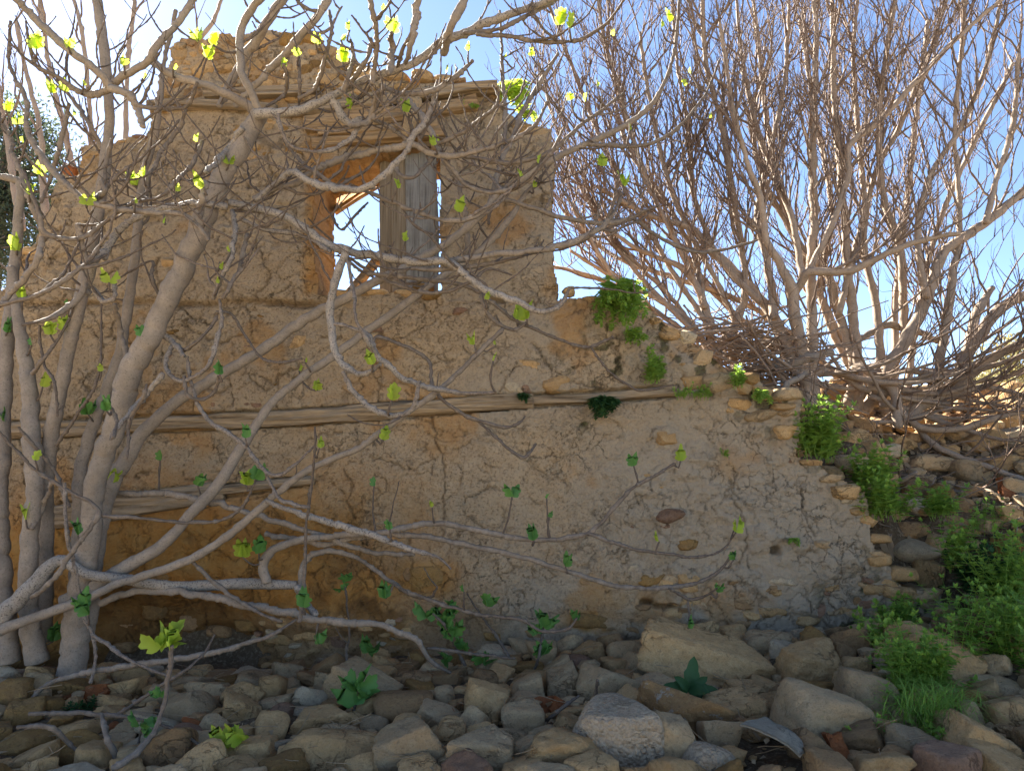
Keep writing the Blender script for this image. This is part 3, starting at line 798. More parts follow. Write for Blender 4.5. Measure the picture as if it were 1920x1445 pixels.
for k, (u, v, w, h) in enumerate([(640, 552, 50, 18), (700, 550, 60, 16), (760, 552, 60, 18), (810, 552, 40, 18), (790, 536, 44, 18)]):
    add_wall_stone(u, v, w, h, 0, 'ochre' if k > 2 else 'tan', .3)

# ------------------------------------------------------------------ rubble stones
# (u, v, w, h, tilt, material, roundness, label)
BIG = [
 (1323,1242,262,105,-13,'tan',0,'huge flat tan slab, the largest stone, lying against the foot of the wall'),
 (1520,1252,122,78,10,'tan',0,'wedge shaped tan block just past the end of the huge flat slab'),
 (1533,1347,152,112,-14,'grey',1,'big smooth grey brown boulder below the wedge shaped block'),
 (1622,1312,108,96,-8,'grey',1,'rounded grey boulder beside the long grass on the slope'),
 (1290,1345,168,92,-24,'lich',0,'brown stone blotched with pale lichen, below the huge slab'),
 (1265,1393,66,112,14,'grey',0,'upright grey stone leaning on the lichen blotched one'),
 (1160,1392,150,135,8,'cong',1,'big pale pebbly conglomerate boulder at the front edge of the rubble'),
 (1327,1430,90,66,0,'cong',2,'round whitish pebbly stone by the upright grey one'),
 (1378,1332,122,62,8,'tan',0,'tan block wedged beneath the huge flat slab'),
 (1752,1235,152,92,-26,'tan',0,'long tan boulder half hidden by nettles on the slope'),
 (1629,1187,86,46,15,'grey',1,'mossy grey boulder against the wall foot near the nettles'),
 (1436,1208,86,48,-5,'grey',0,'dark grey stone behind the far end of the huge slab'),
 (1369,1190,50,38,0,'tan',0,'small tan block standing between slab and wall'),
 (1528,1200,48,46,20,'ochre',0,'knobbly orange stone leaning against the wall foot'),
 (1603,1250,54,36,0,'tan',0,'small tan stone behind the wedge shaped block'),
 (1170,1221,72,48,5,'grey',2,'rounded grey boulder touching the left tip of the huge slab'),
 (1218,1252,98,44,-14,'grey',0,'layered grey stone tucked under the huge slab'),
 (1232,1296,92,46,8,'grey',0,'flat layered grey stone beneath the dock leaves'),
 (1136,1292,104,72,-20,'grey',0,'slanting grey brown block left of the dock plant'),
 (1052,1288,64,72,4,'grey',0,'blocky grey stone behind the broken red tile'),
 (990,1298,66,50,30,'grey',0,'small blue grey stone just left of the broken red tile'),
 (1073,1244,62,30,0,'pink',0,'flat reddish stone behind the blocky grey one'),
 (910,1323,86,68,-15,'tan',0,'angular tan block in the middle of the rubble'),
 (832,1311,38,44,0,'grey',1,'small upright grey stone beside the angular tan block'),
 (755,1328,102,64,8,'brown',1,'rounded brown boulder behind the pale front slabs'),
 (680,1292,122,74,-22,'grey',0,'broad grey slab behind the dark green shoot'),
 (772,1278,76,38,0,'brown',1,'rounded brown stone against the wall foot under the bushy shoot'),
 (935,1252,78,42,0,'grey',1,'grey stone at the wall foot under the crossing twigs'),
 (908,1284,48,44,-10,'brown',0,'small brown wedge stone above the angular tan block'),
 (835,1277,76,36,5,'brown',0,'low brown stone spotted pale beside the bushy shoot'),
 (981,1353,74,64,10,'grey',0,'split grey stone in front of the broken red tile'),
 (845,1380,68,62,-8,'tan',1,'squat tan boulder in front of the rounded brown one'),
 (767,1407,118,98,32,'grey',0,'big tilted grey block with a sharp upper corner'),
 (628,1410,172,78,-3,'tan',1,'long low tan boulder at the front edge'),
 (905,1416,112,80,0,'grey',0,'blocky pale grey stone at the front edge beside the tilted block'),
 (1077,1418,178,86,-14,'tan',0,'broad pale tan slab at the front edge beside the conglomerate'),
 (1022,1388,60,52,0,'grey',0,'small grey stone behind the broad pale tan slab'),
 (905,1378,46,48,25,'tan',0,'small pointed tan stone leaning on the squat boulder'),
 (597,1360,116,52,4,'tan',0,'brick shaped tan block above the long low boulder'),
 (507,1295,52,54,0,'tan',0,'upright tan cube at the wall foot'),
 (455,1334,78,50,-18,'tan',0,'slanting tan stone in front of the upright cube'),
 (362,1330,88,60,-5,'grey',1,'smooth grey boulder behind the bright topped sapling'),
 (322,1408,90,80,32,'brown',0,'tilted brown block at the foot of the bright topped sapling'),
 (140,1380,104,52,10,'tan',0,'long ochre tan block under the thin grey branches'),
 (58,1425,98,54,22,'tan',0,'tilted tan block at the near left end of the rubble'),
 (465,1415,108,60,6,'tan',0,'tan block beside the low fig seedling'),
 (395,1296,86,38,0,'grey',0,'flat grey stone below the dark hollow in the wall'),
 (235,1292,68,48,0,'tan',0,'brown tan block close behind the broken clay brick'),
 (88,1322,64,28,0,'ochre',0,'flat ochre stone near the fig trunks'),
 (25,1305,58,54,10,'ochre',0,'ochre block at the far left by the trunks'),
 (331,1342,42,34,0,'pale',0,'small pale stone beside the sapling stem'),
 (566,1336,42,22,0,'pale',2,'small white flat pebble above the brick shaped block'),
 (356,1376,58,30,-14,'pink',1,'flat pinkish stone beside the red tile strip'),
 (214,1363,30,24,0,'red',2,'small round orange pebble near the bent grey root'),
 (530,1335,44,34,0,'pink',1,'small pinkish cobble left of the white pebble'),
 (440,1385,60,34,10,'tan',0,'small tan stone under the fig seedling leaves'),
 (400,1360,50,40,0,'grey',1,'small grey cobble beside the pinkish stone'),
 (70,1195,44,62,0,'ochre',0,'upright ochre block propped behind the left trunks'),
 (30,1235,54,60,0,'ochre',0,'ochre stone stacked in front of the left trunks'),
 (108,1210,44,70,10,'ochre',0,'tall ochre stone between two fig trunks'),
 (250,1425,60,50,0,'grey',1,'grey stone beneath the bent grey root'),
 (180,1425,70,56,-8,'tan',0,'tan block on the front edge beside the bent root'),
 (700,1360,50,32,0,'grey',1,'small grey cobble between the brick shaped block and brown boulder'),
 (1713,1031,86,50,-6,'pale',2,'smooth white round boulder perched at the broken end of the wall'),
 (1736,1075,58,60,0,'tan',0,'tan block directly under the smooth white boulder'),
 (1706,993,60,30,0,'brown',0,'flat brown stone sitting on top of the white boulder'),
 (1763,1020,54,42,-20,'grey',1,'grey stone on the right of the white boulder'),
 (1720,952,52,38,0,'pale',1,'pale rounded stone between two nettle clumps'),
 (1808,952,38,38,-15,'brown',1,'small brown stone right of the upper nettle clump'),
 (1717,918,58,44,0,'brown',0,'brown block behind the upper nettle clump'),
 (1815,887,62,46,-3,'grey',1,'big brown grey block high on the rubble slope'),
 (1597,872,64,38,-5,'grey',1,'grey stone beside the hanging nettles at the stepped wall end'),
 (1745,868,96,40,-4,'grey',1,'wide bluish grey boulder under the dark branches on the slope'),
 (1837,826,74,38,18,'tan',0,'sunlit square tan block on the upper slope'),
 (1895,905,60,36,-10,'tan',0,'tan stone near the red tile at the right edge'),
 (1893,1342,96,66,15,'tan',1,'big pale tan boulder at the right edge below the nettles'),
 (1838,1405,120,84,-36,'tan',0,'slanting tan slab in the lower right corner'),
 (1525,1412,100,56,-36,'brown',0,'slanting brown stone beside the grey roofing sheet'),
 (1415,1372,62,38,10,'brown',1,'small brown cobble above the grey roofing sheet'),
 (1820,1345,36,56,30,'grey',0,'narrow grey stone beside the long grass'),
 (1790,985,50,34,-10,'tan',0,'tan stone above the right nettle bank'),
 (1850,985,56,40,-12,'grey',0,'grey stone low on the slope under thin branches'),
 (1870,870,50,34,6,'tan',0,'sunlit tan stone near the top of the slope'),
 (1900,820,60,40,12,'pale',0,'pale stone at the right edge high on the slope'),
 (1740,815,50,34,-20,'tan',0,'sunlit tan flake under the right fig trunks'),
 (1780,845,50,24,-8,'tan',0,'flat sunlit tan stone beneath the arching branch'),
 (1665,845,44,28,10,'pale',0,'small pale stone beneath the right fig trunks'),
 (1560,745,52,48,0,'brown',1,'brown stone hidden among the middle fig trunks'),
]
placed = []          # (x, y, z, r)
group_r = 'loose stones of the rubble heap'
def set_stone(u, v, w, h, tilt, mt, rnd, label, seed):
    y = ground_hit(u, v + h * .32)
    if y is None: y = 7.5
    W_, H_ = w * y / F / 2 * 1.12, h * y / F / 2 * 1.1
    D_ = max(min(W_, H_ * 1.5), H_ * .8)
    y = y + D_ * .35
    c = P(u, v, y)
    big = w > 62
    g = Geo(); Wv, Fc = rock_geo(seed, 5 if w > 110 else 4 if big else 3, planes=(8, 12, 26)[rnd], p=(40, 14, 5)[rnd], rough=(.075, .045, .018)[rnd], boxy=(.62, .7, .9)[rnd])
    # bake the tilt so that width and height stay those seen in the photograph
    a = R(tilt)
    g.add(Wv * np.array((W_, D_, H_)), [Fc])
    o = g.build('rubble_stone', STONE[mt]); o.location = c; o.rotation_euler = (random.uniform(-.12, .12), -a, random.uniform(-.2, .2))
    tag(o, label, 'stone', group_r)
    placed.append((c[0], c[1], c[2], (W_ + H_) / 2 * .95, W_))
    return o
for k, b in enumerate(BIG):
    set_stone(*b, seed=500 + k * 3)

# generated cobbles filling the heap; label from size, colour, shape and the landmark beside them
LAND = [
 ((-300,130),(1180,1500),'near the base of the left fig trunks'),((130,300),(1180,1500),'around the bent grey root'),((300,420),(1180,1500),'around the bright topped sapling'),
 ((420,560),(1180,1500),'around the low fig seedling'),((560,720),(1180,1500),'around the brick shaped block'),((720,830),(1180,1500),'around the rounded brown boulder'),
 ((830,960),(1180,1500),'around the angular tan block'),((960,1090),(1180,1500),'around the broken red tile'),((1090,1230),(1180,1500),'between the conglomerate and the huge slab'),
 ((1230,1420),(1180,1500),'beneath the huge flat slab'),((1420,1580),(1150,1500),'around the grey roofing sheet'),((1580,1760),(1120,1500),'around the long grass clump'),
 ((1760,2600),(1120,1500),'below the nettle bank'),((1600,1760),(900,1120),'beside the white round boulder'),((1760,2600),(960,1120),'on the slope above the nettle bank'),
 ((1500,1700),(700,900),'under the middle fig trunks'),((1700,1830),(700,960),'under the right fig trunks'),((1830,2600),(700,960),'on the upper slope at the right edge')]
def landmark(u, v):
    for a, b, t in LAND:
        if a[0] <= u < a[1] and b[0] <= v < b[1]: return t
    return 'on the top of the slope behind the wall'
def pixel(p):
    dx, dy, dz = p[0], p[1], p[2] - CAMZ
    yc = dy * CP + dz * SP; zc = -dy * SP + dz * CP
    return 960 + F * dx / yc, 722.5 - F * zc / yc
cand = []
tries = 0
grid = list(placed)
mats_front = ['tan', 'tan', 'grey', 'tan', 'brown', 'tan', 'tan', 'ochre', 'pink', 'grey', 'brown', 'grey', 'tan', 'pale']
while tries < 26000:
    tries += 1
    if tries % 3 == 0:
        x = random.uniform(1.9, 5.2); y = random.uniform(4.9, 8.0)
        if x < 3.0 and y < 5.5: continue
        if x > y * .72: continue
    else:
        x = random.uniform(-3.3, 3.2); y = random.uniform(3.0, 4.93)
        if x > y * .72 or x < -y * .72: continue
    r = random.uniform(.085, .12) if tries < 2500 else random.uniform(.055, .085) if tries < 8000 else random.uniform(.036, .055) if tries < 16000 else random.uniform(.022, .036)
    z = T1(x, y) + r * .25
    if y < 4.93 and y > 4.93 - r * .5: continue
    pu, pv = pixel((x, y, z))
    if 1375 < pu < 1530 and 1350 < pv < 1460 and y < 3.6: continue
    ok = True
    for q in grid:
        if abs(q[0] - x) < .4 and (q[0] - x) ** 2 + ((q[1] - y)) ** 2 + (q[2] - z) ** 2 < ((q[3] + r) * .84) ** 2: ok = False; break
    if not ok: continue
    grid.append((x, y, z, r, r)); cand.append((x, y, z, r))
info = []
cand.sort(key=lambda c: -c[3] / c[1])
rest, cand = cand[212:], cand[:212]
for m_, part in (('tan', rest[0::3]), ('grey', rest[1::3]), ('brown', rest[2::3])):
    gc = Geo(); V2, F2 = rock_geo(900, 2, planes=10, p=16, boxy=.7)
    for kk, (x, y, z, r) in enumerate(part):
        W2, F2 = rock_geo(900 + kk % 17, 2, planes=6, p=40, boxy=.6)
        a = random.uniform(0, 6.28); W2 = W2 * (r, r * random.uniform(.7, 1), r * random.uniform(.5, .85))
        W2 = np.stack([W2[:, 0] * math.cos(a) - W2[:, 1] * math.sin(a), W2[:, 0] * math.sin(a) + W2[:, 1] * math.cos(a), W2[:, 2] + W2[:, 0] * random.uniform(-.3, .3)], -1)
        gc.add(W2 + (x, y, z), [F2])
    tag(gc.build('cobbles', STONE[m_], None, False), {'tan': 'tan', 'grey': 'grey', 'brown': 'brown'}[m_] + ' small cobbles filling the gaps of the rubble heap', 'cobbles', kind='stuff')
for (x, y, z, r) in cand:
    u, v = pixel((x, y, z))
    mt = random.choice(mats_front)
    if u < 200 and random.random() < .4: mt = 'ochre'
    shape = random.choice([('blocky', (1.1, .85, .7)), ('blocky', (1.25, .9, .75)), ('flat', (1.35, 1, .5)), ('wedge shaped', (1.2, .8, .62)), ('flat', (1.5, .9, .45)), ('rounded', (1, 1, .8))])
    o = link('rubble_stone', pool(mt, random.randrange(12) if shape[0] != 'rounded' else random.choice([0, 3, 6, 9]), 4), None, (x, y, z))
    o.scale = tuple(r * s for s in shape[1]); o.rotation_euler = (random.uniform(-.35, .35), random.uniform(-.35, .35), random.uniform(0, 6.28))
    col = {'tan': 'tan', 'grey': 'grey', 'brown': 'brown', 'ochre': 'ochre', 'pink': 'reddish', 'pale': 'whitish'}[mt]
    size = 'small' if r < .05 else 'middling' if r < .08 else 'large'
    info.append((f'{size} {shape[0]} {col} stone {landmark(u, v)}', u, v, o))
byl = {}
for t in info: byl.setdefault(t[0], []).append(t)
NUMW = ['first', 'second', 'third', 'fourth', 'fifth', 'sixth', 'seventh', 'eighth', 'ninth']
for lab, lst in byl.items():
    lst.sort(key=lambda t: t[1])
    for k, t in enumerate(lst):
        if len(lst) == 1: L_ = lab
        elif len(lst) == 2: L_ = lab + (', left one', ', right one')[k]
        else: L_ = lab + (', leftmost' if k == 0 else ', rightmost' if k == len(lst) - 1 else ', ' + NUMW[min(k, 8)] + ' from left')
        tag(t[3], L_, 'stone', group_r)

# gravel and chips between the stones
g = Geo()
V1, F1 = ICO[1]
N_ = 5200
gxr = rng.uniform(-3.4, 5.4, N_); gyr = rng.uniform(2.9, 8.6, N_)
keep = (gyr < 4.97) | (gxr > 2.2)
gxr, gyr = gxr[keep], gyr[keep]
gzr = T(gxr, gyr)
for k in range(len(gxr)):
    s = rng.uniform(.008, .03) * np.array((1, rng.uniform(.6, 1), rng.uniform(.4, .8)))
    a = rng.uniform(0, 6.28); ca, sa = math.cos(a), math.sin(a)
    Vv = V1 * s * rng.uniform(.75, 1.2, (len(V1), 1))
    Vv = np.stack([Vv[:, 0] * ca - Vv[:, 1] * sa, Vv[:, 0] * sa + Vv[:, 1] * ca, Vv[:, 2]], -1)
    g.add(Vv + (gxr[k], gyr[k], gzr[k] + .004), [F1])
tag(g.build('gravel', STONE['tan'], None, False), 'loose stone chips and gravel between the larger stones', 'gravel', kind='stuff')

# clay tile and brick fragments
def tile(u, v, w, h, tilt, label, curved=False, seed=0, yaw=0.0):
    y = (ground_hit(u, v + h * .4) or 6.5) - .02
    c = P(u, v, y)
    W_, H_ = w * y / F / 2, h * y / F / 2
    g = Geo(); n, mth = 14, 8
    a, b = np.meshgrid(np.linspace(-1, 1, n), np.linspace(-1, 1, mth))
    rg = np.random.default_rng(seed)
    ex = 1 + .18 * vnoise(np.stack([b.ravel() * 2, a.ravel() * 0, a.ravel() * 0 + seed], -1), seed).reshape(a.shape)
    xx = a * W_ * ex; zz = b * H_ * (1 + .2 * vnoise(np.stack([a.ravel() * 1.5, b.ravel() * 0, b.ravel() * 0 + seed], -1), seed + 2).reshape(a.shape))
    yy = (-(1 - a ** 2) * W_ * .7 if curved else 0 * a) + b * H_ * .5
    top = np.stack([xx, yy, zz], -1).reshape(-1, 3); bot = top + (0, .018 + (0 if curved else .03), -.004)
    i = np.arange(mth - 1)[:, None] * n + np.arange(n - 1)[None]
    Q = np.stack([i, i + 1, i + n + 1, i + n], -1).reshape(-1, 4)
    bd = np.concatenate([np.arange(n), np.arange(1, mth) * n + n - 1, np.arange(mth * n - 2, mth * n - n - 1, -1), np.arange(mth - 2, -1, -1) * n])
    g.add(np.concatenate([top, bot]), [Q, Q[:, ::-1] + n * mth, np.stack([bd[:-1], bd[1:], bd[1:] + n * mth, bd[:-1] + n * mth], -1)])
    o = g.build('tile_fragment', STONE['red'], None, False); o.location = c; o.rotation_euler = (-.15, R(-tilt), yaw)
    tag(o, label, 'tile', 'broken red clay pieces'); return o
tile(1012, 1322, 56, 30, 8, 'broken orange roof tile standing in the middle of the rubble', True, 3)
tile(1052, 1328, 34, 30, -35, 'orange tile splinter leaning on the broken roof tile', False, 5)
tile(150, 1298, 92, 22, 4, 'flat broken reddish clay brick at the foot of the fig trunks', False, 7)
tile(372, 1360, 66, 16, -20, 'thin red tile strip among the stones near the sapling', False, 9)
tile(14, 1208, 34, 42, -30, 'orange tile piece beside the far left trunk', False, 11)
tile(1894, 917, 32, 38, -20, 'red clay brick at the right edge of the slope', False, 13)
tile(1575, 1405, 26, 50, 10, 'orange clay piece standing right of the slanting brown stone', False, 15)
tile(200, 1095, 34, 12, 8, 'small red tile sliver behind the fig log', False, 16)
tile(838, 1346, 30, 22, 20, 'small orange clay piece between brown and tan boulders', False, 17)
# grey roofing sheet with a curled end
g = Geo(); n, mth = 30, 8
a, b = np.meshgrid(np.linspace(0, 1, n), np.linspace(0, 1, mth))
y0 = 3.02
A0, A1, B0, B1 = P(1388, 1378, y0 + .2), P(1500, 1432, y0), P(1436, 1366, y0 + .42), P(1520, 1416, y0 + .22)
pt = (A0[None, None] * (1 - a[..., None]) + A1[None, None] * a[..., None]) * (1 - b[..., None]) + (B0[None, None] * (1 - a[..., None]) + B1[None, None] * a[..., None]) * b[..., None]
pt[..., 2] += .006 * np.sin(a * 3.0) - .10 * np.clip(a - .82, 0, 1) + .012 * fbm(np.stack([a.ravel() * 4, b.ravel() * 3, 0 * a.ravel()], -1), 3, 4).reshape(a.shape)
top = pt.reshape(-1, 3); bot = top - (0, 0, .008)
i = np.arange(mth - 1)[:, None] * n + np.arange(n - 1)[None]
Q = np.stack([i, i + 1, i + n + 1, i + n], -1).reshape(-1, 4)
bd = np.concatenate([np.arange(n), np.arange(1, mth) * n + n - 1, np.arange(mth * n - 2, mth * n - n - 1, -1), np.arange(mth - 2, -1, -1) * n])
g.add(np.concatenate([top, bot]) + (0, 0, .05), [Q, Q[:, ::-1] + n * mth, np.stack([bd[:-1], bd[1:], bd[1:] + n * mth, bd[:-1] + n * mth], -1)])
SHEETM = mat_stone('fibre_cement', (0.36, 0.33, 0.28), (0.30, 0.28, 0.24), (0.42, 0.39, 0.34), var=0.05)
tag(g.build('roofing_sheet', SHEETM), 'bent light grey roofing sheet wedged between stones near the front', 'roofing sheet')

# ------------------------------------------------------------------ fig trees: shared tools
def knobby(pr, amp, seed):
    """resampled path -> natural wobble and swollen nodes"""
    n = len(pr)
    s = np.concatenate([[0], np.cumsum(np.linalg.norm(np.diff(pr[:, :3], axis=0), axis=1))])
    o = pr.copy()
    taper = np.minimum(1, s / .08)
    for a in range(3):
        q = np.stack([s * 7, np.full(n, a * 9.1), np.full(n, seed)], -1)
        o[:, a] += (vnoise(q, seed) * .35 + vnoise(q * 2.7, seed + 1) * .5) * amp * np.maximum(pr[:, 3], .003) * taper
    nd = np.cumsum(np.random.default_rng(seed).uniform(.025, .075, int(s[-1] / .05) + 2))
    sw = np.exp(-(np.abs(s[:, None] - nd[None, :]).min(1) / .0065) ** 2)
    sg = np.where(vnoise(np.stack([s * 9, np.full(n, 3.3), np.full(n, seed)], -1), seed + 11) > 0, 1, -1)
    o[:, 3] *= 1 + sw * np.where(pr[:, 3] < .009, .42, np.where(pr[:, 3] < .02, .22, .05))
    o[:, 0] += sg * sw * pr[:, 3] * np.where(pr[:, 3] < .02, .45, .06)
    q = np.stack([s * 26, np.zeros(n), np.full(n, seed)], -1)
    o[:, 3] *= 1 + (.05 + .08 * (pr[:, 3] < .025) + .12 * (pr[:, 3] < .012)) * vnoise(q * 1.4, seed + 5) + (.09 * (pr[:, 3] < .02) + .025) * vnoise(q * .3, seed + 6)
    return o

def bark_tube(g, pr, sides, tipthin=.0058, base=.0):
    V, Q, Tt = tube(pr, sides)
    if sides >= 9:
        q = V * 30
        c = np.repeat(pr[:, :3], sides, 0)
        dd = V[:len(c)] - c
        V[:len(c)] = c + dd * (1 + .07 * fbm(q[:len(c)], 3, 7))[:, None]
    th = np.repeat(1 - smooth(tipthin * .9, tipthin * 3.4, pr[:, 3]), sides)
    th = np.concatenate([th, [th[0], th[-1]]])
    g.add(V, [Q, Tt], thin=th)

# young fig leaf: folded, lobed blade, base at the origin, pointing +Z
def leaf_mesh(name, mat, k):
    r = np.random.default_rng(k)
    half = np.array([(.02, 0), (.13, .02), (.34, .12), (.40, .30), (.27, .36), (.37, .50), (.36, .68), (.22, .62), (.17, .78), (.10, .93), (.0, 1.0)]) * (1 + .08 * r.normal(size=(11, 2)))
    half[0] = (.0, 0); half[-1, 0] = 0
    if k % 3 == 0: half[4, 0] += .08; half[7, 0] += .1       # nearly entire blade
    mid = np.array([(0, y) for y in half[:, 1]])
    fold = r.uniform(.35, .9); curl = r.uniform(-.1, .35)
    V = []
    for s in (-1, 1):
        for (x, y) in half: V.append((s * x * math.cos(fold * .8), -abs(x) * math.sin(fold) - curl * y * y + .03 * math.sin(y * 20) * abs(x), y))
    for (x, y) in mid: V.append((0, -curl * y * y, y))
    T_ = []
    for b, fl in ((0, 1), (11, 0)):
        for i in range(10):
            t1 = (b + i, b + i + 1, 22 + i + 1); t2 = (b + i, 22 + i + 1, 22 + i)
            T_ += [t1, t2] if fl else [t1[::-1], t2[::-1]]
    g = Geo(); g.add(np.array(V), [np.array(T_)])
    me = g.mesh(name, mat)
    return me
LY = [leaf_mesh('fig_leaf', LEAF_Y, k) for k in range(6)]
LD = [leaf_mesh('fig_leaf', LEAF_D, k) for k in range(6)]

def put_leaf(pool_, loc, size, axis_dir, parent):
    o = link('leaf', random.choice(pool_), parent, tuple(loc))
    q = Vector(axis_dir).to_track_quat('Z', 'Y')
    o.rotation_mode = 'QUATERNION'
    from mathutils import Quaternion
    o.rotation_quaternion = q @ Quaternion((0, 0, 1), random.uniform(0, 6.28))
    s = size * random.uniform(.8, 1.1); o.scale = (s, s, s)
    return o

fig = empty('fig_tree', 'big foreground fig tree with many pale stems spreading over the wall from the left', 'tree')
SK = []       # skeleton samples of the foreground tree (x,y,z,r,u,v)
def branch(pts, y0, y1, spot=0, name='branch', parent=None, amp=.6):
    n = len(pts)
    rows = []
    L = [0]
    for a, b in zip(pts[:-1], pts[1:]): L.append(L[-1] + math.hypot(a[0] - b[0], a[1] - b[1]))
    ph = random.uniform(0, 6.28)
    for k, (u, v, r) in enumerate(pts):
        t = L[k] / L[-1]
        y = y0 + (y1 - y0) * t + .06 * math.sin(t * 5 + ph)
        p = P(u, v, y)
        rows.append((*p, r * (.76 if r > 9 else .84) * y / F))
    mr_ = max(q[2] for q in pts)
    pr = knobby(resample(rows, .0095 if mr_ < 12.5 else .018), amp * (1.5 if mr_ < 9 else 1), random.randrange(999))
    mr = max(q[2] for q in pts)
    g = Geo(); bark_tube(g, pr, 14 if mr > 14 else 10 if mr > 7 else 7)
    o = g.build(name, BARK_S if spot else BARK, parent or fig)
    for row in pr[::4]:
        u, v = pixel(row[:3]); SK.append((*row, u, v))
    return pr

TRUNKS = [
 ([(128,1300,34),(145,1150,28),(165,1020,25),(182,900,24),(205,830,25),(245,700,28),(298,600,26),(345,495,27),(395,385,26),(440,290,25),(475,235,24),(490,212,20)], 4.35, 4.05, 0),
 ([(70,1240,26),(52,1150,22),(55,1010,20),(68,920,20),(62,860,21),(54,720,18),(34,600,13),(20,500,10)], 4.4, 4.4, 0),
 ([(20,1240,24),(5,1100,22),(-2,960,20),(2,860,20),(12,660,16),(28,490,13),(38,360,9),(24,338,7),(-10,330,6)], 4.5, 4.5, 0),
 ([(80,1200,22),(84,1000,18),(90,850,18),(112,740,17),(135,630,16),(152,555,16),(178,430,15),(195,330,14),(205,210,12),(200,130,13),(186,30,13),(176,-30,12)], 4.55, 4.2, 0),
 ([(140,1200,20),(146,1000,16),(152,870,15),(200,733,14),(227,650,13),(242,560,12),(256,450,11),(269,330,9),(290,250,8),(300,190,7),(308,120,5),(330,20,4)], 4.6, 4.4, 0),
 ([(160,1190,20),(185,1000,18),(212,900,20),(237,862,18),(270,808,16),(350,740,14),(465,673,13),(560,607,13),(677,543,12),(760,500,11),(843,453,10),(920,385,10),(980,333,9),(1047,293,8),(1120,260,7),(1185,228,6),(1230,185,5),(1262,110,4),(1275,-10,3)], 4.5, 4.3, 0),
 ([(120,1130,20),(200,1086,18),(240,1060,16),(300,1025,14),(355,965,13),(400,920,14),(452,840,13),(483,790,11),(533,733,10),(640,656,10),(727,593,9),(807,533,8),(900,470,7),(960,405,7),(980,370,5),(1012,335,4),(1045,290,3)], 4.4, 4.45, 0),
 ([(-20,1190,16),(42,1165,12),(147,1129,11),(209,1100,10),(377,1037,9),(498,945,9),(511,932,8),(582,878,8),(674,840,7),(727,800,7),(827,727,6),(943,617,5)], 4.2, 4.0, 0),
 ([(-30,1175,22),(0,1155,20),(63,1095,18),(110,1050,14),(160,1075,12),(226,1085,12),(300,1097,13),(377,1098,13),(480,1093,13),(557,1096,10)], 4.25, 4.35, 1),
]
for t in TRUNKS: branch(t[0], t[1], t[2], t[3], 'trunk', amp=.35)
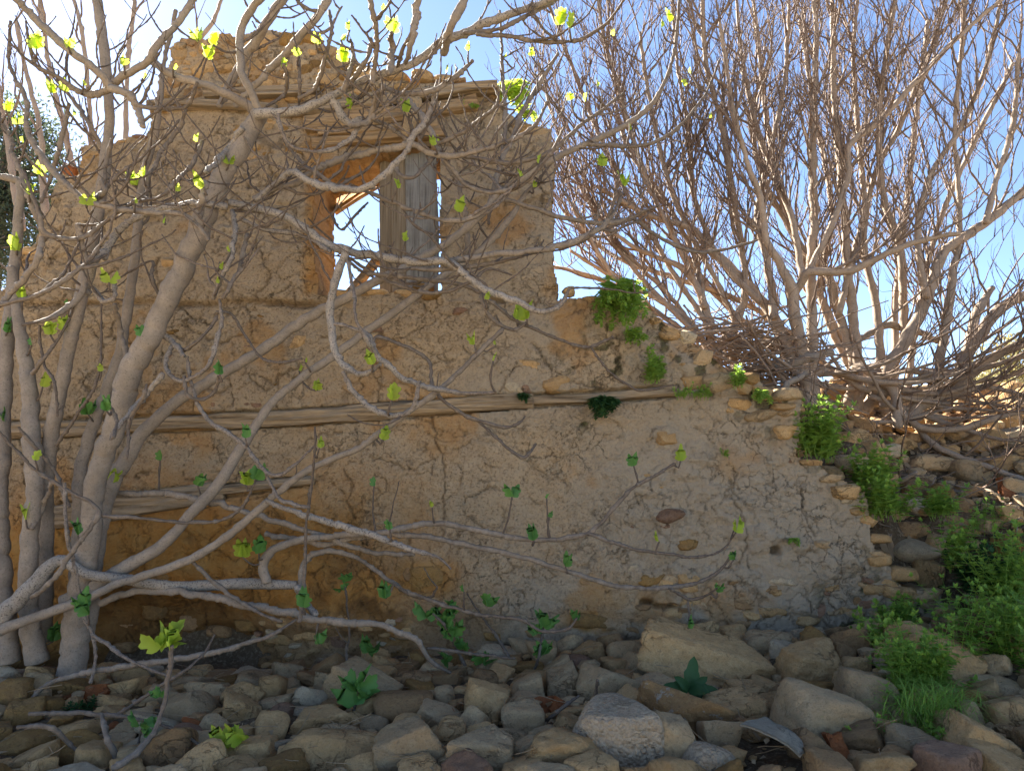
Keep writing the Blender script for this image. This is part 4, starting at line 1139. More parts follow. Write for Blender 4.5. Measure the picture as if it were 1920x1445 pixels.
BR = [
 # loops and long sprays along the foot of the wall
 ([(500,1092,12),(494,1055,11),(520,1026,9),(586,1010,8),(649,1003,7),(726,997,7),(780,984,7),(834,982,6.5),(893,995,6),(956,1007,6),(1019,1012,5.5),(1102,999,5),(1144,961,4.5),(1186,915,4),(1225,893,3),(1266,869,2.5)],4.3,4.1,0),
 ([(1102,1000,4),(1186,1028,3.5),(1249,1037,3),(1312,1045,3),(1360,1025,2.5),(1378,988,2)],4.1,4.0,0),
 ([(498,1000,6),(600,1020,6),(675,1007,6),(776,1003,6),(893,1024,6),(977,1045,6),(1060,1070,5.5),(1165,1100,5),(1249,1102,4.5),(1312,1091,4),(1350,1070,3),(1370,1042,2)],4.4,4.15,0),
 ([(1254,1102,3.5),(1290,1122,3),(1322,1118,2.5),(1345,1102,2)],4.15,4.1,0),
 ([(160,928,6),(285,924,7),(389,938,7),(481,966,6),(603,1003,6),(700,1035,5),(776,1038,4)],4.5,4.4,0),
 ([(498,938,5),(586,970,7),(670,995,8),(760,1026,6),(820,1045,3),(846,1066,1.5)],4.1,4.0,1),
 ([(562,1110,5),(565,1066,6),(586,1041,6),(628,1033,6),(670,1045,5),(733,1091,5),(788,1120,4.5),(893,1150,4),(977,1162,3.5),(1015,1183,3),(1060,1180,3),(1082,1158,2)],4.35,4.2,0),
 ([(738,1095,3.5),(775,1118,3),(806,1120,3),(820,1100,2)],4.3,4.25,0),
 ([(188,1131,8),(251,1108,8),(356,1112,8),(461,1133,8),(544,1150,8),(628,1162,8),(712,1171,7),(750,1185,7),(782,1200,6),(809,1238,5),(845,1262,4)],4.3,4.25,0),
 ([(800,1215,3.5),(826,1217,4),(890,1226,3.5),(964,1234,2.5)],4.3,4.3,0),
 ([(360,1053,4),(431,1116,5),(490,1150,4),(530,1165,3)],4.2,4.15,0),
 ([(60,1310,5),(80,1290,5),(126,1271,6),(201,1252,6),(356,1231,6),(440,1213,5),(502,1192,4),(557,1162,3)],4.0,4.1,0),
 ([(121,905,4),(126,999,4),(142,1074,4),(155,1141,4),(172,1188,4),(180,1238,4),(170,1280,4)],4.0,4.0,1),
 ([(172,1188,4),(200,1208,4),(240,1235,4),(314,1267,3)],4.0,3.9,1),
 ([(184,966,4),(240,968,4),(301,974,4),(356,980,4),(419,974,3.5),(461,940,3),(473,911,2)],4.0,4.0,0),
 ([(-10,800,3),(25,840,3),(75,886,4),(138,924,4),(184,962,5),(140,1028,5),(96,1091,5),(60,1118,4)],3.9,4.0,0),
 ([(590,800,2),(590,853,3),(575,978,3),(569,1100,4),(563,1165,4)],3.9,4.1,0),
 ([(214,1342,4),(280,1300,3.5),(343,1259,3),(380,1228,3),(402,1190,2)],3.7,3.8,0),
 ([(558,1100,8),(572,1130,7),(590,1150,6)],4.3,4.28,1),
 # big lichen spotted arm crossing the window
 ([(430,380,10),(467,388,11),(533,407,11),(583,433,11),(633,465,11),(710,480,9),(777,490,8),(843,492,8),(877,517,8),(910,543,8),(960,562,7),(1010,583,6),(1050,572,5),(1068,540,3)],4.05,3.9,1),
 ([(843,490,7),(910,478,7),(993,470,7),(1077,453,8),(1125,425,7),(1155,395,5),(1166,360,3.5)],3.95,3.95,0),
 ([(770,503,5),(840,506,5),(910,497,4.5),(980,480,4),(1040,462,4),(1110,438,3),(1190,410,2.5)],3.95,4.0,0),
 ([(650,462,10),(646,480,10),(628,527,9),(617,587,9),(626,640,9),(640,680,8),(663,697,6),(687,700,5),(713,683,4)],4.0,3.85,1),
 ([(627,607,4),(655,612,4),(687,627,6),(700,650,6),(712,670,7),(735,694,7),(760,712,7),(820,730,6),(877,737,4),(930,735,2.5)],3.95,3.8,1),
 ([(643,697,5),(652,715,5),(662,735,6),(693,763,6),(743,780,6),(770,768,5),(782,745,5),(788,715,4)],3.85,3.75,1),
 ([(700,640,4),(716,632,4),(800,673,4),(813,727,4),(860,773,4),(927,797,4),(965,798,3),(985,780,2)],4.0,4.1,0),
 ([(870,780,3),(900,792,3),(943,833,3),(980,857,3),(1006,832,2)],4.1,4.1,0),
 ([(898,525,4.5),(905,560,4.5),(925,600,4),(960,618,4),(988,605,3)],4.0,3.95,0),
 ([(690,513,5),(760,520,5),(850,530,5),(903,552,4.5),(960,597,4),(1020,625,4),(1060,640,4),(1107,650,3.5),(1150,632,2.5)],4.15,4.1,0),
 ([(1107,650,3),(1135,685,3),(1165,715,3),(1205,732,2.5),(1262,722,1.8)],4.1,4.1,0),
 ([(640,480,4),(655,500,4),(665,560,4),(668,600,4),(690,640,5),(705,665,5)],3.9,3.85,1),
 ([(630,470,3),(690,505,4),(760,540,4),(830,548,4),(878,530,4),(915,505,3),(960,515,2)],4.1,4.05,0),
 # node right arm and its upright twigs
 ([(478,214,15),(505,212,13),(535,212,12),(580,202,11),(620,182,10),(650,165,9),(713,140,9),(780,117,9),(830,78,9),(880,60,9),(913,43,9),(980,20,8),(1060,-10,6)],4.0,3.6,1),
 ([(620,180,8),(630,195,9),(645,222,9),(660,233,8),(675,222,7),(672,238,6),(655,262,6),(613,283,5),(553,277,4.5),(530,250,4),(520,215,4)],3.85,3.8,1),
 ([(832,100,10),(838,75,11),(848,45,11),(862,15,12),(880,-20,12)],3.75,3.5,0),
 ([(893,65,6),(963,70,5),(1030,80,5),(1080,77,4),(1120,57,4),(1150,30,3),(1175,-10,2)],3.7,3.5,0),
 ([(870,62,5),(930,57,5),(965,40,5),(1040,4,4),(1060,-10,3)],3.7,3.6,0),
 ([(727,138,8),(735,125,8),(737,90,7),(733,62,5)],3.8,3.75,0),
 ([(697,157,7),(702,130,6),(707,67,6),(697,13,6),(688,-15,5)],3.8,3.6,0),
 ([(760,118,5),(768,100,6),(775,65,8),(782,20,8),(785,-15,8)],3.8,3.6,0),
 ([(745,126,4),(755,95,5),(772,62,5),(778,40,4)],3.8,3.7,0),
 ([(645,172,7),(655,140,6),(662,105,5),(658,75,4)],3.85,3.8,0),
 ([(650,165,6),(672,135,6),(690,105,5),(696,72,4)],3.85,3.8,0),
 ([(560,185,5),(595,160,5),(610,110,4),(622,60,4),(618,20,3)],3.9,3.8,0),
 ([(500,200,3),(535,175,4),(537,140,5),(532,120,3)],4.0,3.95,0),
 ([(560,200,3),(562,160,4),(560,110,3),(556,90,2)],4.0,3.95,0),
 ([(713,160,6),(757,177,6),(813,170,6),(847,147,6),(870,128,5),(887,115,4)],3.85,3.75,0),
 ([(700,225,6),(705,190,6),(720,160,5)],3.85,3.85,0),
 ([(655,235,6),(690,228,7),(700,205,6),(711,170,5)],3.85,3.8,0),
 ([(600,355,0.1),(475,374,8),(520,352,8),(563,337,8),(600,315,8),(647,297,8),(730,277,8),(780,273,7),(817,290,7),(863,290,6),(947,267,5),(1000,237,4),(1027,190,3)][1:],4.1,3.9,0),
 ([(480,375,6),(515,345,6),(547,322,7),(580,340,8),(613,350,8),(650,355,8),(680,352,8),(713,333,8),(740,307,7),(770,270,7),(797,227,6),(813,180,5),(820,150,3)],4.0,3.75,1),
 ([(697,223,5),(730,238,5),(763,263,5),(770,275,4)],4.0,4.0,1),
 ([(755,170,6),(765,190,6),(790,223,7),(805,245,7),(820,270,6),(830,300,5),(850,330,5),(866,365,6),(876,430,6),(878,490,6)],4.6,4.6,0),
 ([(937,20,3),(943,133,4),(947,217,5),(943,290,5),(930,350,5),(915,420,4)],4.7,4.6,0),
 ([(1047,100,4),(1010,160,5),(980,207,5),(957,267,6),(935,320,6),(918,380,5)],4.6,4.5,0),
 ([(863,292,5),(897,298,5),(930,305,6),(963,307,5),(1030,287,5),(1080,243,5),(1120,213,4),(1170,175,3)],4.0,3.9,0),
 ([(833,300,5),(855,325,5),(880,350,5),(930,360,5),(980,345,5),(1030,290,4),(1060,235,3)],3.95,3.85,0),
 ([(655,345,3),(693,362,4),(747,383,5),(800,405,5),(850,415,5),(897,403,6),(947,350,5),(990,320,4),(1045,275,3)],4.05,3.9,0),
 ([(735,305,5),(752,328,5),(775,332,5),(800,310,5),(815,295,4)],3.95,3.95,0),
 ([(940,373,5),(1000,390,5),(1060,410,5),(1150,418,5),(1235,385,3)],4.3,4.2,0),
 ([(820,270,5),(870,245,5),(920,210,4),(935,185,3),(925,160,2)],3.95,3.9,0),
 ([(1100,270,5),(1150,273,5),(1207,273,4),(1270,240,4),(1320,180,3),(1350,110,2)],4.3,4.2,0),
 ([(1120,420,4),(1185,410,4),(1230,440,4),(1290,470,4),(1350,470,3.5),(1420,450,3)],4.4,4.4,0),
 # left tangle
 ([(10,-20,9),(35,5,9),(67,40,9),(127,93,9),(177,130,9),(205,160,9)],3.7,4.0,0),
 ([(200,170,9),(233,143,10),(277,115,10),(292,90,10),(333,43,8),(363,-5,8)],4.0,3.8,0),
 ([(277,112,9),(333,143,10),(400,165,10),(450,190,12),(485,213,14)],3.95,4.05,0),
 ([(485,205,10),(463,160,9),(450,120,10),(455,50,10),(493,-10,9)],4.0,3.8,0),
 ([(410,200,7),(430,160,9),(465,100,12),(500,43,12),(538,-15,12)],4.3,4.1,0),
 ([(440,200,7),(500,140,8),(550,83,9),(585,42,9),(622,-8,8)],4.2,4.0,0),
 ([(205,168,9),(167,178,7),(137,165,6),(110,145,5),(67,122,4),(53,70,3),(48,40,2)],4.0,3.9,0),
 ([(205,165,9),(240,175,8),(258,198,6),(300,203,5),(345,202,5),(360,185,5),(370,155,4)],4.0,3.9,0),
 ([(248,178,8),(258,200,8),(268,236,7)],4.0,3.95,0),
 ([(127,175,4),(150,205,5),(167,233,5),(193,280,5)],4.4,4.4,0),
 ([(20,40,3),(17,117,4),(47,183,5),(50,240,6),(83,300,7),(133,353,7),(152,372,7),(177,380,6),(233,393,6),(290,400,6),(345,405,6),(375,425,6),(392,450,5)],3.9,3.9,0),
 ([(-20,180,4),(10,240,5),(30,300,6),(55,370,6),(70,410,6),(85,445,6)],4.0,4.0,0),
 ([(45,320,3),(60,360,4),(75,410,5),(90,440,5),(147,447,5),(200,412,4.5),(255,375,3.5)],3.9,3.85,0),
 ([(80,445,6),(68,490,7),(20,550,6),(-15,585,5)],3.95,3.9,0),
 ([(-10,575,5),(50,560,5),(100,540,5),(150,505,5),(200,478,3)],3.9,3.9,0),
 ([(195,485,7),(215,445,8),(245,418,8),(300,393,8),(367,380,7),(427,385,8)],4.0,4.05,1),
 ([(195,470,7),(178,490,9),(165,535,9),(158,550,8)],4.0,4.0,1),
 ([(145,420,6),(152,460,6),(163,510,7),(150,555,7),(120,580,7),(85,600,5),(40,610,3)],3.95,3.9,0),
 ([(175,540,5),(195,563,6),(212,555,5),(213,520,4)],3.95,3.9,1),
 ([(130,195,5),(110,280,5),(95,330,4),(75,380,4)],4.2,4.2,0),
 ([(190,340,6),(195,360,6),(182,372,5),(168,365,4)],3.9,3.9,0),
 ([(210,260,4),(200,300,5),(195,350,5),(175,378,5)],4.0,3.9,0),
 ([(350,205,4),(335,240,5),(312,275,5),(290,310,5),(278,340,4),(275,385,4)],4.2,4.2,0),
 ([(380,265,5),(360,310,5),(330,345,5),(300,370,4),(262,378,3)],4.1,4.1,0),
 ([(382,340,8),(384,370,8),(380,395,8),(377,405,6)],3.9,3.85,0),
 ([(455,240,7),(430,275,7),(405,305,7),(385,325,6)],4.0,3.9,1),
 ([(293,622,7),(315,636,7),(332,652,6),(345,668,4)],4.15,4.1,1),
 ([(322,650,5),(308,680,5),(316,700,5),(330,710,5),(345,713,5),(375,702,5),(395,680,5),(408,640,5),(415,600,4),(412,560,3)],4.1,3.95,1),
 ([(337,660,4),(370,640,4),(400,605,4),(408,590,3)],4.1,4.0,0),
 ([(345,705,4),(350,738,4),(375,748,4),(400,735,4),(410,705,3)],4.05,3.95,0),
 ([(350,668,4),(358,720,4),(375,765,4.5),(400,795,5),(430,812,5),(462,840,4),(500,885,4),(530,888,4),(560,865,3),(590,835,2)],4.05,3.9,1),
 ([(405,585,4),(435,590,3),(460,630,3),(490,670,3),(525,680,3),(565,672,2)],4.05,4.0,0),
 ([(498,885,3),(520,930,4),(550,945,4),(580,950,3)],3.95,3.9,1),
 ([(305,700,6),(278,738,6),(255,760,6),(228,793,6),(205,825,4)],4.0,3.95,1),
 ([(205,760,4),(218,790,4),(212,820,4)],3.95,3.9,0),
 ([(238,860,3),(245,790,4),(268,745,4),(275,720,3)],3.9,3.9,0),
 ([(105,835,4),(150,770,3),(185,700,3),(190,570,2)],4.3,4.2,0),
 ([(60,700,5),(85,670,4),(130,600,3),(140,560,3)],4.3,4.2,0),
 ([(215,570,5),(225,620,6),(240,680,6)],4.25,4.3,0),
 ([(75,610,3),(75,640,3),(82,680,3),(102,720,3),(108,780,3)],4.2,4.2,0),
 ([(34,800,3),(60,830,4),(100,880,4),(130,950,3)],4.0,4.0,0),
 ([(100,900,4),(80,950,6),(60,990,5)],4.3,4.3,0),
 ([(530,260,3),(560,300,4),(600,330,5),(622,345,4)],4.1,4.0,0),
 ([(620,400,3),(640,430,3),(670,400,3),(690,380,2)],4.3,4.3,0),
 ([(300,560,3),(285,520,4),(283,490,3),(225,520,2)],4.2,4.2,0),
 ([(450,410,5),(500,430,5),(560,440,5),(620,470,5)],4.1,4.05,1),
 ([(435,395,6),(440,440,6),(430,490,6),(410,530,5),(400,560,4)],4.0,3.95,1),
 ([(464,438,5),(450,500,5),(430,540,5),(418,560,4)],4.0,3.95,0),
]
for (pts, y0, y1, sp) in BR:
    branch(pts, y0, y1, sp, 'branch')
# free standing shoots (separate small plants)
SKA = np.array(SK)
shoots = [
 ([(210,1440,7),(240,1425,7),(289,1372,5.5),(306,1322,5),(318,1259,5),(322,1212,5)],3.3,3.45,'slender fig sapling with one bright green leaf tuft rising from the rubble'),
 ([(540,1170,4),(600,1100,3),(628,1180,2)][:1],0,0,None),
]
def small_plant(name, pts, y0, y1, label, cat, leaves, dark=False, parent=None):
    e = empty(name, label, cat)
    p = branch(pts, y0, y1, 0, 'stem', e)
    for (u, v, s) in leaves:
        y = (y0 + y1) / 2
        for _ in range(random.choice([3, 4])):
            d = (random.uniform(-.9, .9), random.uniform(-.7, .5), random.uniform(.2, 1))
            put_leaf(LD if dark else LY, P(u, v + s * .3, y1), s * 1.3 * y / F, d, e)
    return e
small_plant('fig_sapling', shoots[0][0], 3.3, 3.45, shoots[0][3], 'sapling', [(300,1205,36),(322,1195,36)])
small_plant('fig_seedling', [(395,1440,3),(410,1420,3),(425,1395,3)], 3.35, 3.4, 'low fig seedling with bright and dark leaves beside the tan blocks', 'seedling', [(415,1385,34),(455,1378,34)])
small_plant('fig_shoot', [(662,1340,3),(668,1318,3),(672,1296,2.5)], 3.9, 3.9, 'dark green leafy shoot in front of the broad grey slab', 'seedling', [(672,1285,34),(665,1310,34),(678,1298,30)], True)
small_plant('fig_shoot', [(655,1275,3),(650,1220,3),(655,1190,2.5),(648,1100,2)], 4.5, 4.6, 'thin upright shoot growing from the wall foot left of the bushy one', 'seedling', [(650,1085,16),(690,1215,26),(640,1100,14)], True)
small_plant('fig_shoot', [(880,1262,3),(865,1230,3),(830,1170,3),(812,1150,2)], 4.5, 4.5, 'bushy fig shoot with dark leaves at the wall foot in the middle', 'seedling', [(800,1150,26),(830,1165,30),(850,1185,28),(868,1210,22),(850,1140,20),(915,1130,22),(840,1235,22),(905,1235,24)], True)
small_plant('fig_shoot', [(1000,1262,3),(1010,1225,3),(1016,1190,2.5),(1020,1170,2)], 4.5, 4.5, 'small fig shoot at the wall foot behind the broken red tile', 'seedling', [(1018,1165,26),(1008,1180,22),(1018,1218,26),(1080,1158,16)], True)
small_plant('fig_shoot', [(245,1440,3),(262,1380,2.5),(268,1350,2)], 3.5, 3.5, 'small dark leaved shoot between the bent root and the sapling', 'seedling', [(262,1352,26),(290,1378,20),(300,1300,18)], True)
small_plant('dry_stalk', [(954,1230,3),(930,1190,3),(900,1150,2),(875,1112,1.5)], 4.6, 4.8, 'dry straw coloured stalk leaning against the wall foot', 'stalk', [])
small_plant('dry_stalk', [(1112,1345,4),(1115,1310,4),(1121,1275,3)], 3.7, 3.75, 'short dry stick standing upright among the stones', 'stick', [])
small_plant('dry_stalk', [(1015,1358,4),(1050,1330,4),(1085,1304,2)], 3.7, 3.65, 'short grey stick lying across the broken red tile', 'stick', [])
small_plant('dry_branch', [(54,1338,5),(120,1336,5),(201,1340,5),(260,1350,4),(318,1363,3),(377,1397,3)], 3.6, 3.5, 'fallen thin grey branch lying across the left of the rubble', 'branch', [])
small_plant('dry_branch', [(33,1363,4),(96,1363,5),(138,1401,4),(188,1439,4)], 3.5, 3.4, 'thin branch curving down beside the tilted tan block', 'branch', [])
small_plant('bent_root', [(192,1340,4),(194,1360,5),(201,1388,6),(220,1418,7),(240,1424,6),(252,1420,6)], 3.5, 3.45, 'bent grey root hooking over the stones', 'root', [])

# leaf tufts at branch tips: (u, v, size px)
TIPS = [(68,78,26),(128,80,16),(233,112,20),(268,142,9),(372,60,30),(388,90,34),(400,72,22),(325,124,10),(17,200,16),(33,224,16),(45,262,10),(95,165,18),(120,162,16),(158,156,9),(138,212,8),(75,318,18),(55,354,20),(160,372,22),(270,324,14),(258,334,24),(330,352,12),(382,340,20),(370,260,12),(32,455,26),(42,552,16),(14,606,32),(430,300,14),(205,519,20),(308,414,10),(253,377,8),(417,500,11),(432,467,9),(410,527,8),(592,74,14),(642,102,26),(655,50,12),(737,50,22),(720,12,12),(655,195,18),(758,200,18),(878,90,12),(995,97,13),(945,102,8),(1050,32,26),(1068,40,22),(1070,180,14),(1097,184,12),(1130,302,18),(1168,335,24),(860,387,20),(970,580,34),(988,582,30),(890,637,16),(925,670,12),(735,738,22),(595,722,18),(572,675,9),(412,692,18),(700,672,20),(165,758,34),(200,752,34),(10,775,32),(460,810,20),(718,815,18),(190,892,28),(208,890,26),(370,899,20),(462,890,34),(480,880,34),(48,962,22),(145,992,20),(155,1122,32),(165,1140,22),(100,1187,26),(455,1025,34),(485,1018,34),(568,1125,24),(722,1107,26),(870,1102,12),(600,1197,18),(1000,1002,20),(960,920,20),(1060,1052,18),(1188,865,16),(1275,852,22),(1380,987,20),(1375,1042,14),(1345,1102,14),(1235,1007,14),(1290,1170,14),(1255,32,18),(1240,46,12),(1295,132,10),(1285,156,10),(1335,217,9),(1148,62,9),(1120,157,10),(95,612,28),(125,608,24),(130,568,14),(600,832,14),(60,640,12),(730,985,14),(840,995,0),(700,905,12),(810,945,10),(1025,930,9),(1030,965,9),(1140,1040,0),(930,640,12),(725,200,0),(530,118,14),(560,98,14),(838,130,12),(815,265,14),(825,262,12),(745,345,14),(910,555,12),(760,445,14),(560,690,9),(1000,345,12),(1010,300,12),(975,325,12),(640,70,10),(1180,240,8),(190,690,12),(265,620,18),(80,715,18),(240,770,0),(435,295,10),(65,855,14),(300,855,14)]
tri = 0
for (u, v, s) in TIPS:
    if s == 0: continue
    d = np.hypot(SKA[:, 4] - u, SKA[:, 5] - v - 25)
    k = int(np.argmin(d)); row = SKA[k]
    y = row[1] - random.uniform(0, .08)
    tip = P(u, v + s * .55, y)
    if d[k] < 150:
        a = row[:3]; m_ = (a + tip) / 2 + np.array((random.uniform(-.02, .02), 0, -.025))
        pr = knobby(resample([(*a, min(row[3], .006)), (*m_, .0052), (*tip, .004)], .018), 1.0, random.randrange(999))
        g = Geo(); bark_tube(g, pr, 6); g.build('twig', BARK, fig)
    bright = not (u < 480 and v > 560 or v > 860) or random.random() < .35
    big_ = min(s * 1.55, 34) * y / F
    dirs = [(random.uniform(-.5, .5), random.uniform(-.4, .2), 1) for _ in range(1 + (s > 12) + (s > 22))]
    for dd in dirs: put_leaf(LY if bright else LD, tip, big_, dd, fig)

# more arms in the crowded upper left crown
random.seed(1234)
for _ in range(215):
    row = SKA[random.randrange(len(SKA))]
    for __ in range(60):
        row = SKA[random.randrange(len(SKA))]
        if (row[5] < 560 and 60 < row[4] < 1150 and row[3] > .009) or (random.random() < .05 and row[5] < 720 and row[3] > .012): break
    L = random.uniform(.18, .62); sx = random.choice([-1, 1])
    d = np.array((sx * random.uniform(.3, 1), random.uniform(-.5, .4), random.uniform(-.3, .7))); d /= np.linalg.norm(d)
    p = row[:3].copy(); r0 = min(row[3] * .6, random.choice([random.uniform(.0035, .006), random.uniform(.005, .0095)])); rows = [(*p, r0)]
    for s in range(7):
        d = d + np.array((random.gauss(0, .16), random.gauss(0, .12), .16 + random.gauss(0, .1))); d /= np.linalg.norm(d)
        p = p + d * L / 7; rows.append((*p, r0 * (1 - .09 * s)))
    pr = knobby(resample(rows, .0095), 1.5, random.randrange(999))
    g = Geo(); bark_tube(g, pr, 8); g.build('branch', random.choice([BARK, BARK_S, BARK]), fig)
    for rw in pr[::4]: SK.append((*rw, *pixel(rw[:3])))
    for __ in range(random.choice([0, 1, 1, 2])):
        k2 = random.randrange(len(pr) // 3, len(pr)); q = pr[k2, :3].copy(); l2 = random.uniform(.06, .22)
        dd = np.array((random.uniform(-1, 1), random.uniform(-.6, .6), random.uniform(-.1, 1))); dd /= np.linalg.norm(dd); rr = [(*q, min(pr[k2, 3], .0055))]
        for s in range(4):
            dd = dd + np.array((0, 0, .25)); dd /= np.linalg.norm(dd); q = q + dd * l2 / 4; rr.append((*q, min(pr[k2, 3], .0055) * (1 - .1 * s)))
        p2 = knobby(resample(rr, .009), 1.5, random.randrange(999)); g = Geo(); bark_tube(g, p2, 6); g.build('twig', BARK, fig)
SKA = np.array(SK)
# side twigs with knuckles, all over the crown
cnt = 0
order = list(range(len(SKA))); random.shuffle(order)
for k in order:
    if cnt > 110: break
    row = SKA[k]
    if row[3] > .030 or row[5] > 1130 and random.random() < .8: continue
    if row[5] > 800 and random.random() < .55: continue
    if random.random() < .5: pass
    L = random.choice([.05, .08, .12, .18, .26]) * random.uniform(.7, 1.2)
    d = np.array((random.uniform(-1, 1), random.uniform(-.5, .5), random.uniform(-.2, .9))); d /= np.linalg.norm(d)
    p = row[:3].copy(); rows = [(*p, .0042)]
    for s in range(5):
        d = d + np.array((random.uniform(-.25, .25), random.uniform(-.2, .2), .28)); d /= np.linalg.norm(d)
        p = p + d * L / 5; rows.append((*p, .0042 - .0003 * s))
    pr = knobby(resample(rows, .016), 1.1, random.randrange(999)); pr[-1, 3] *= .5
    g = Geo(); bark_tube(g, pr, 6); g.build('twig', BARK, fig); cnt += 1

# ------------------------------------------------------------------ bare fig thicket on the right
def thicket(label, stems, ybase, seed, l1=1.0, dens=1.0, name='fig_tree', cap=75):
    random.seed(seed)
    e = empty(name, label, 'tree', 'bare fig trees behind the broken wall end')
    gt = Geo(); nb = 0
    def grow(p, d, L, r, lvl, up):
        nonlocal nb
        n = max(4, int(L / .07)) if lvl < 3 else 4
        rows = [(*p, r)]; dirs = []
        for s in range(n):
            w = .12 if lvl < 3 else .22
            d = d + np.array((random.gauss(0, w), random.gauss(0, w), random.gauss(0, w) + up)); d /= np.linalg.norm(d)
            p = p + d * L / n; rows.append((*p, r * (1 - .7 * (s + 1) / n))); dirs.append(d)
        pr = np.array(rows)
        if lvl == 1:
            if nb < cap:
                prr = knobby(resample(rows, .04), .8, random.randrange(999))
                g = Geo(); bark_tube(g, prr, 6, .005); g.build('branch', BARK_R, e); nb += 1
            else: bark_tube(gt, pr, 5, .005)
        else:
            V, Q, Tt = tube(pr, 4 if lvl == 2 else 3, False); gt.add(V, [Q], thin=.75 if lvl == 2 else 1.0)
        return pr, dirs
    def kids(pr, dirs, lvl, L, r):
        if lvl > 3: return
        n = len(dirs)
        num = {2: max(2, int(L / .17 * dens)), 3: max(1, int(L / .13 * dens))}[lvl]
        for _ in range(num):
            k = random.randint(max(0, n // 5), n - 1)
            d = dirs[k] * .75 + np.array((random.uniform(-1, 1), random.uniform(-.7, .7), random.uniform(-.25, .8))) * .65
            d /= np.linalg.norm(d)
            l2 = {2: random.uniform(.25, .65), 3: random.uniform(.08, .24)}[lvl]
            r2 = {2: .0048, 3: .003}[lvl] * random.uniform(.8, 1.2)
            a, b = grow(pr[k, :3], d, l2, r2, lvl, .10)
            kids(a, b, lvl + 1, l2, r2)
    for (pts, dy) in stems:
        n = len(pts); rows = []
        for k, (u, v, r) in enumerate(pts):
            y = ybase + dy * k / max(1, n - 1)
            rows.append((*P(u, v, y), 1.02 * r * y / F))
        pr = knobby(resample(rows, .05), .5, random.randrange(999))
        g = Geo(); bark_tube(g, pr, 10 if pts[0][2] > 7 else 7, .005); g.build('stem', BARK_R, e)
        m = len(pr)
        seg = np.linalg.norm(np.diff(pr[:, :3], axis=0), axis=1).sum()
        num = int(seg / .17 * l1)
        for _ in range(num):
            k = random.randint(int(m * .18), m - 1)
            t = pr[min(k + 1, m - 1), :3] - pr[max(k - 1, 0), :3]; t /= np.linalg.norm(t)
            d = t * .7 + np.array((random.uniform(-1, 1), random.uniform(-.8, .8), random.uniform(-.2, .7))) * .7; d /= np.linalg.norm(d)
            L = random.uniform(.5, 1.25) * (1.0 if k > m * .4 else .8)
            r_ = max(.0045, min(pr[k, 3] * .5, .0105))
            a, b = grow(pr[k, :3], d, L, r_, 1, .09)
            kids(a, b, 2, L, r_)
    o = gt.build('twigs', BARK_R, e); o['kind'] = 'stuff'
    random.seed(seed + 1)
    return e

EXT = []
random.seed(404)
SPR = []
for _ in range(26):                                # low limbs sprawling out over the slope, then turning up
    u0 = random.uniform(1480, 1760); v0 = random.uniform(690, 790); sx = random.choice([-.5, 1, 1, 1]); n_ = 6
    du = sx * random.uniform(35, 75); pts_ = [(u0, v0, random.uniform(4, 7))]
    dv = random.uniform(-8, 24)
    for k in range(n_):
        u0 += du * random.uniform(.7, 1.2); v0 += dv; dv -= random.uniform(2, 15); pts_.append((u0, v0, max(1.6, pts_[-1][2] * .8)))
    SPR.append((pts_, random.uniform(-1.0, .1)))
thicket('low tangle of sprawling fig limbs spreading over the rubble slope', SPR, 6.2, 91, .3, .5, cap=40)
thicket('small double stemmed bare fig leaning left over the broken wall top', [
 ([(1334,668,9),(1322,577,8),(1295,519,6),(1262,495,5),(1185,461,4),(1110,400,3)], .3),
 ([(1338,668,10),(1380,604,8),(1396,558,7),(1395,490,6),(1377,384,6),(1365,300,6),(1345,200,5),(1322,107,5),(1318,-20,4)], .2),
 ([(1330,660,7),(1290,600,6),(1230,560,5),(1150,520,4),(1070,470,3)], .4),
 ([(1380,604,6),(1340,520,5),(1290,430,5),(1250,330,5),(1220,200,4),(1200,60,3)], .5),
 ([(1320,640,5),(1260,560,4),(1180,480,4),(1120,400,3),(1090,320,3)], .8),
 ([(1322,577,5),(1300,480,5),(1250,380,4),(1180,280,4),(1150,180,3)], 1.0),
 ([(1310,640,6),(1240,590,5),(1170,545,5),(1100,515,4),(1040,500,3)], .9),
 ([(1300,620,5),(1220,540,5),(1140,440,4),(1080,330,4),(1040,230,3),(1010,120,3)], 1.2),
 ([(1320,600,5),(1250,490,5),(1170,350,4),(1110,220,4),(1060,90,3),(1020,-20,3)], 1.3),
 ([(1340,620,5),(1290,500,5),(1210,330,4),(1170,200,4),(1130,60,3),(1120,-20,3)], .6),
 ([(1300,630,5),(1200,580,4),(1120,470,4),(1075,390,3)], .2),
], 6.1, 21, 1.15, 1.0)
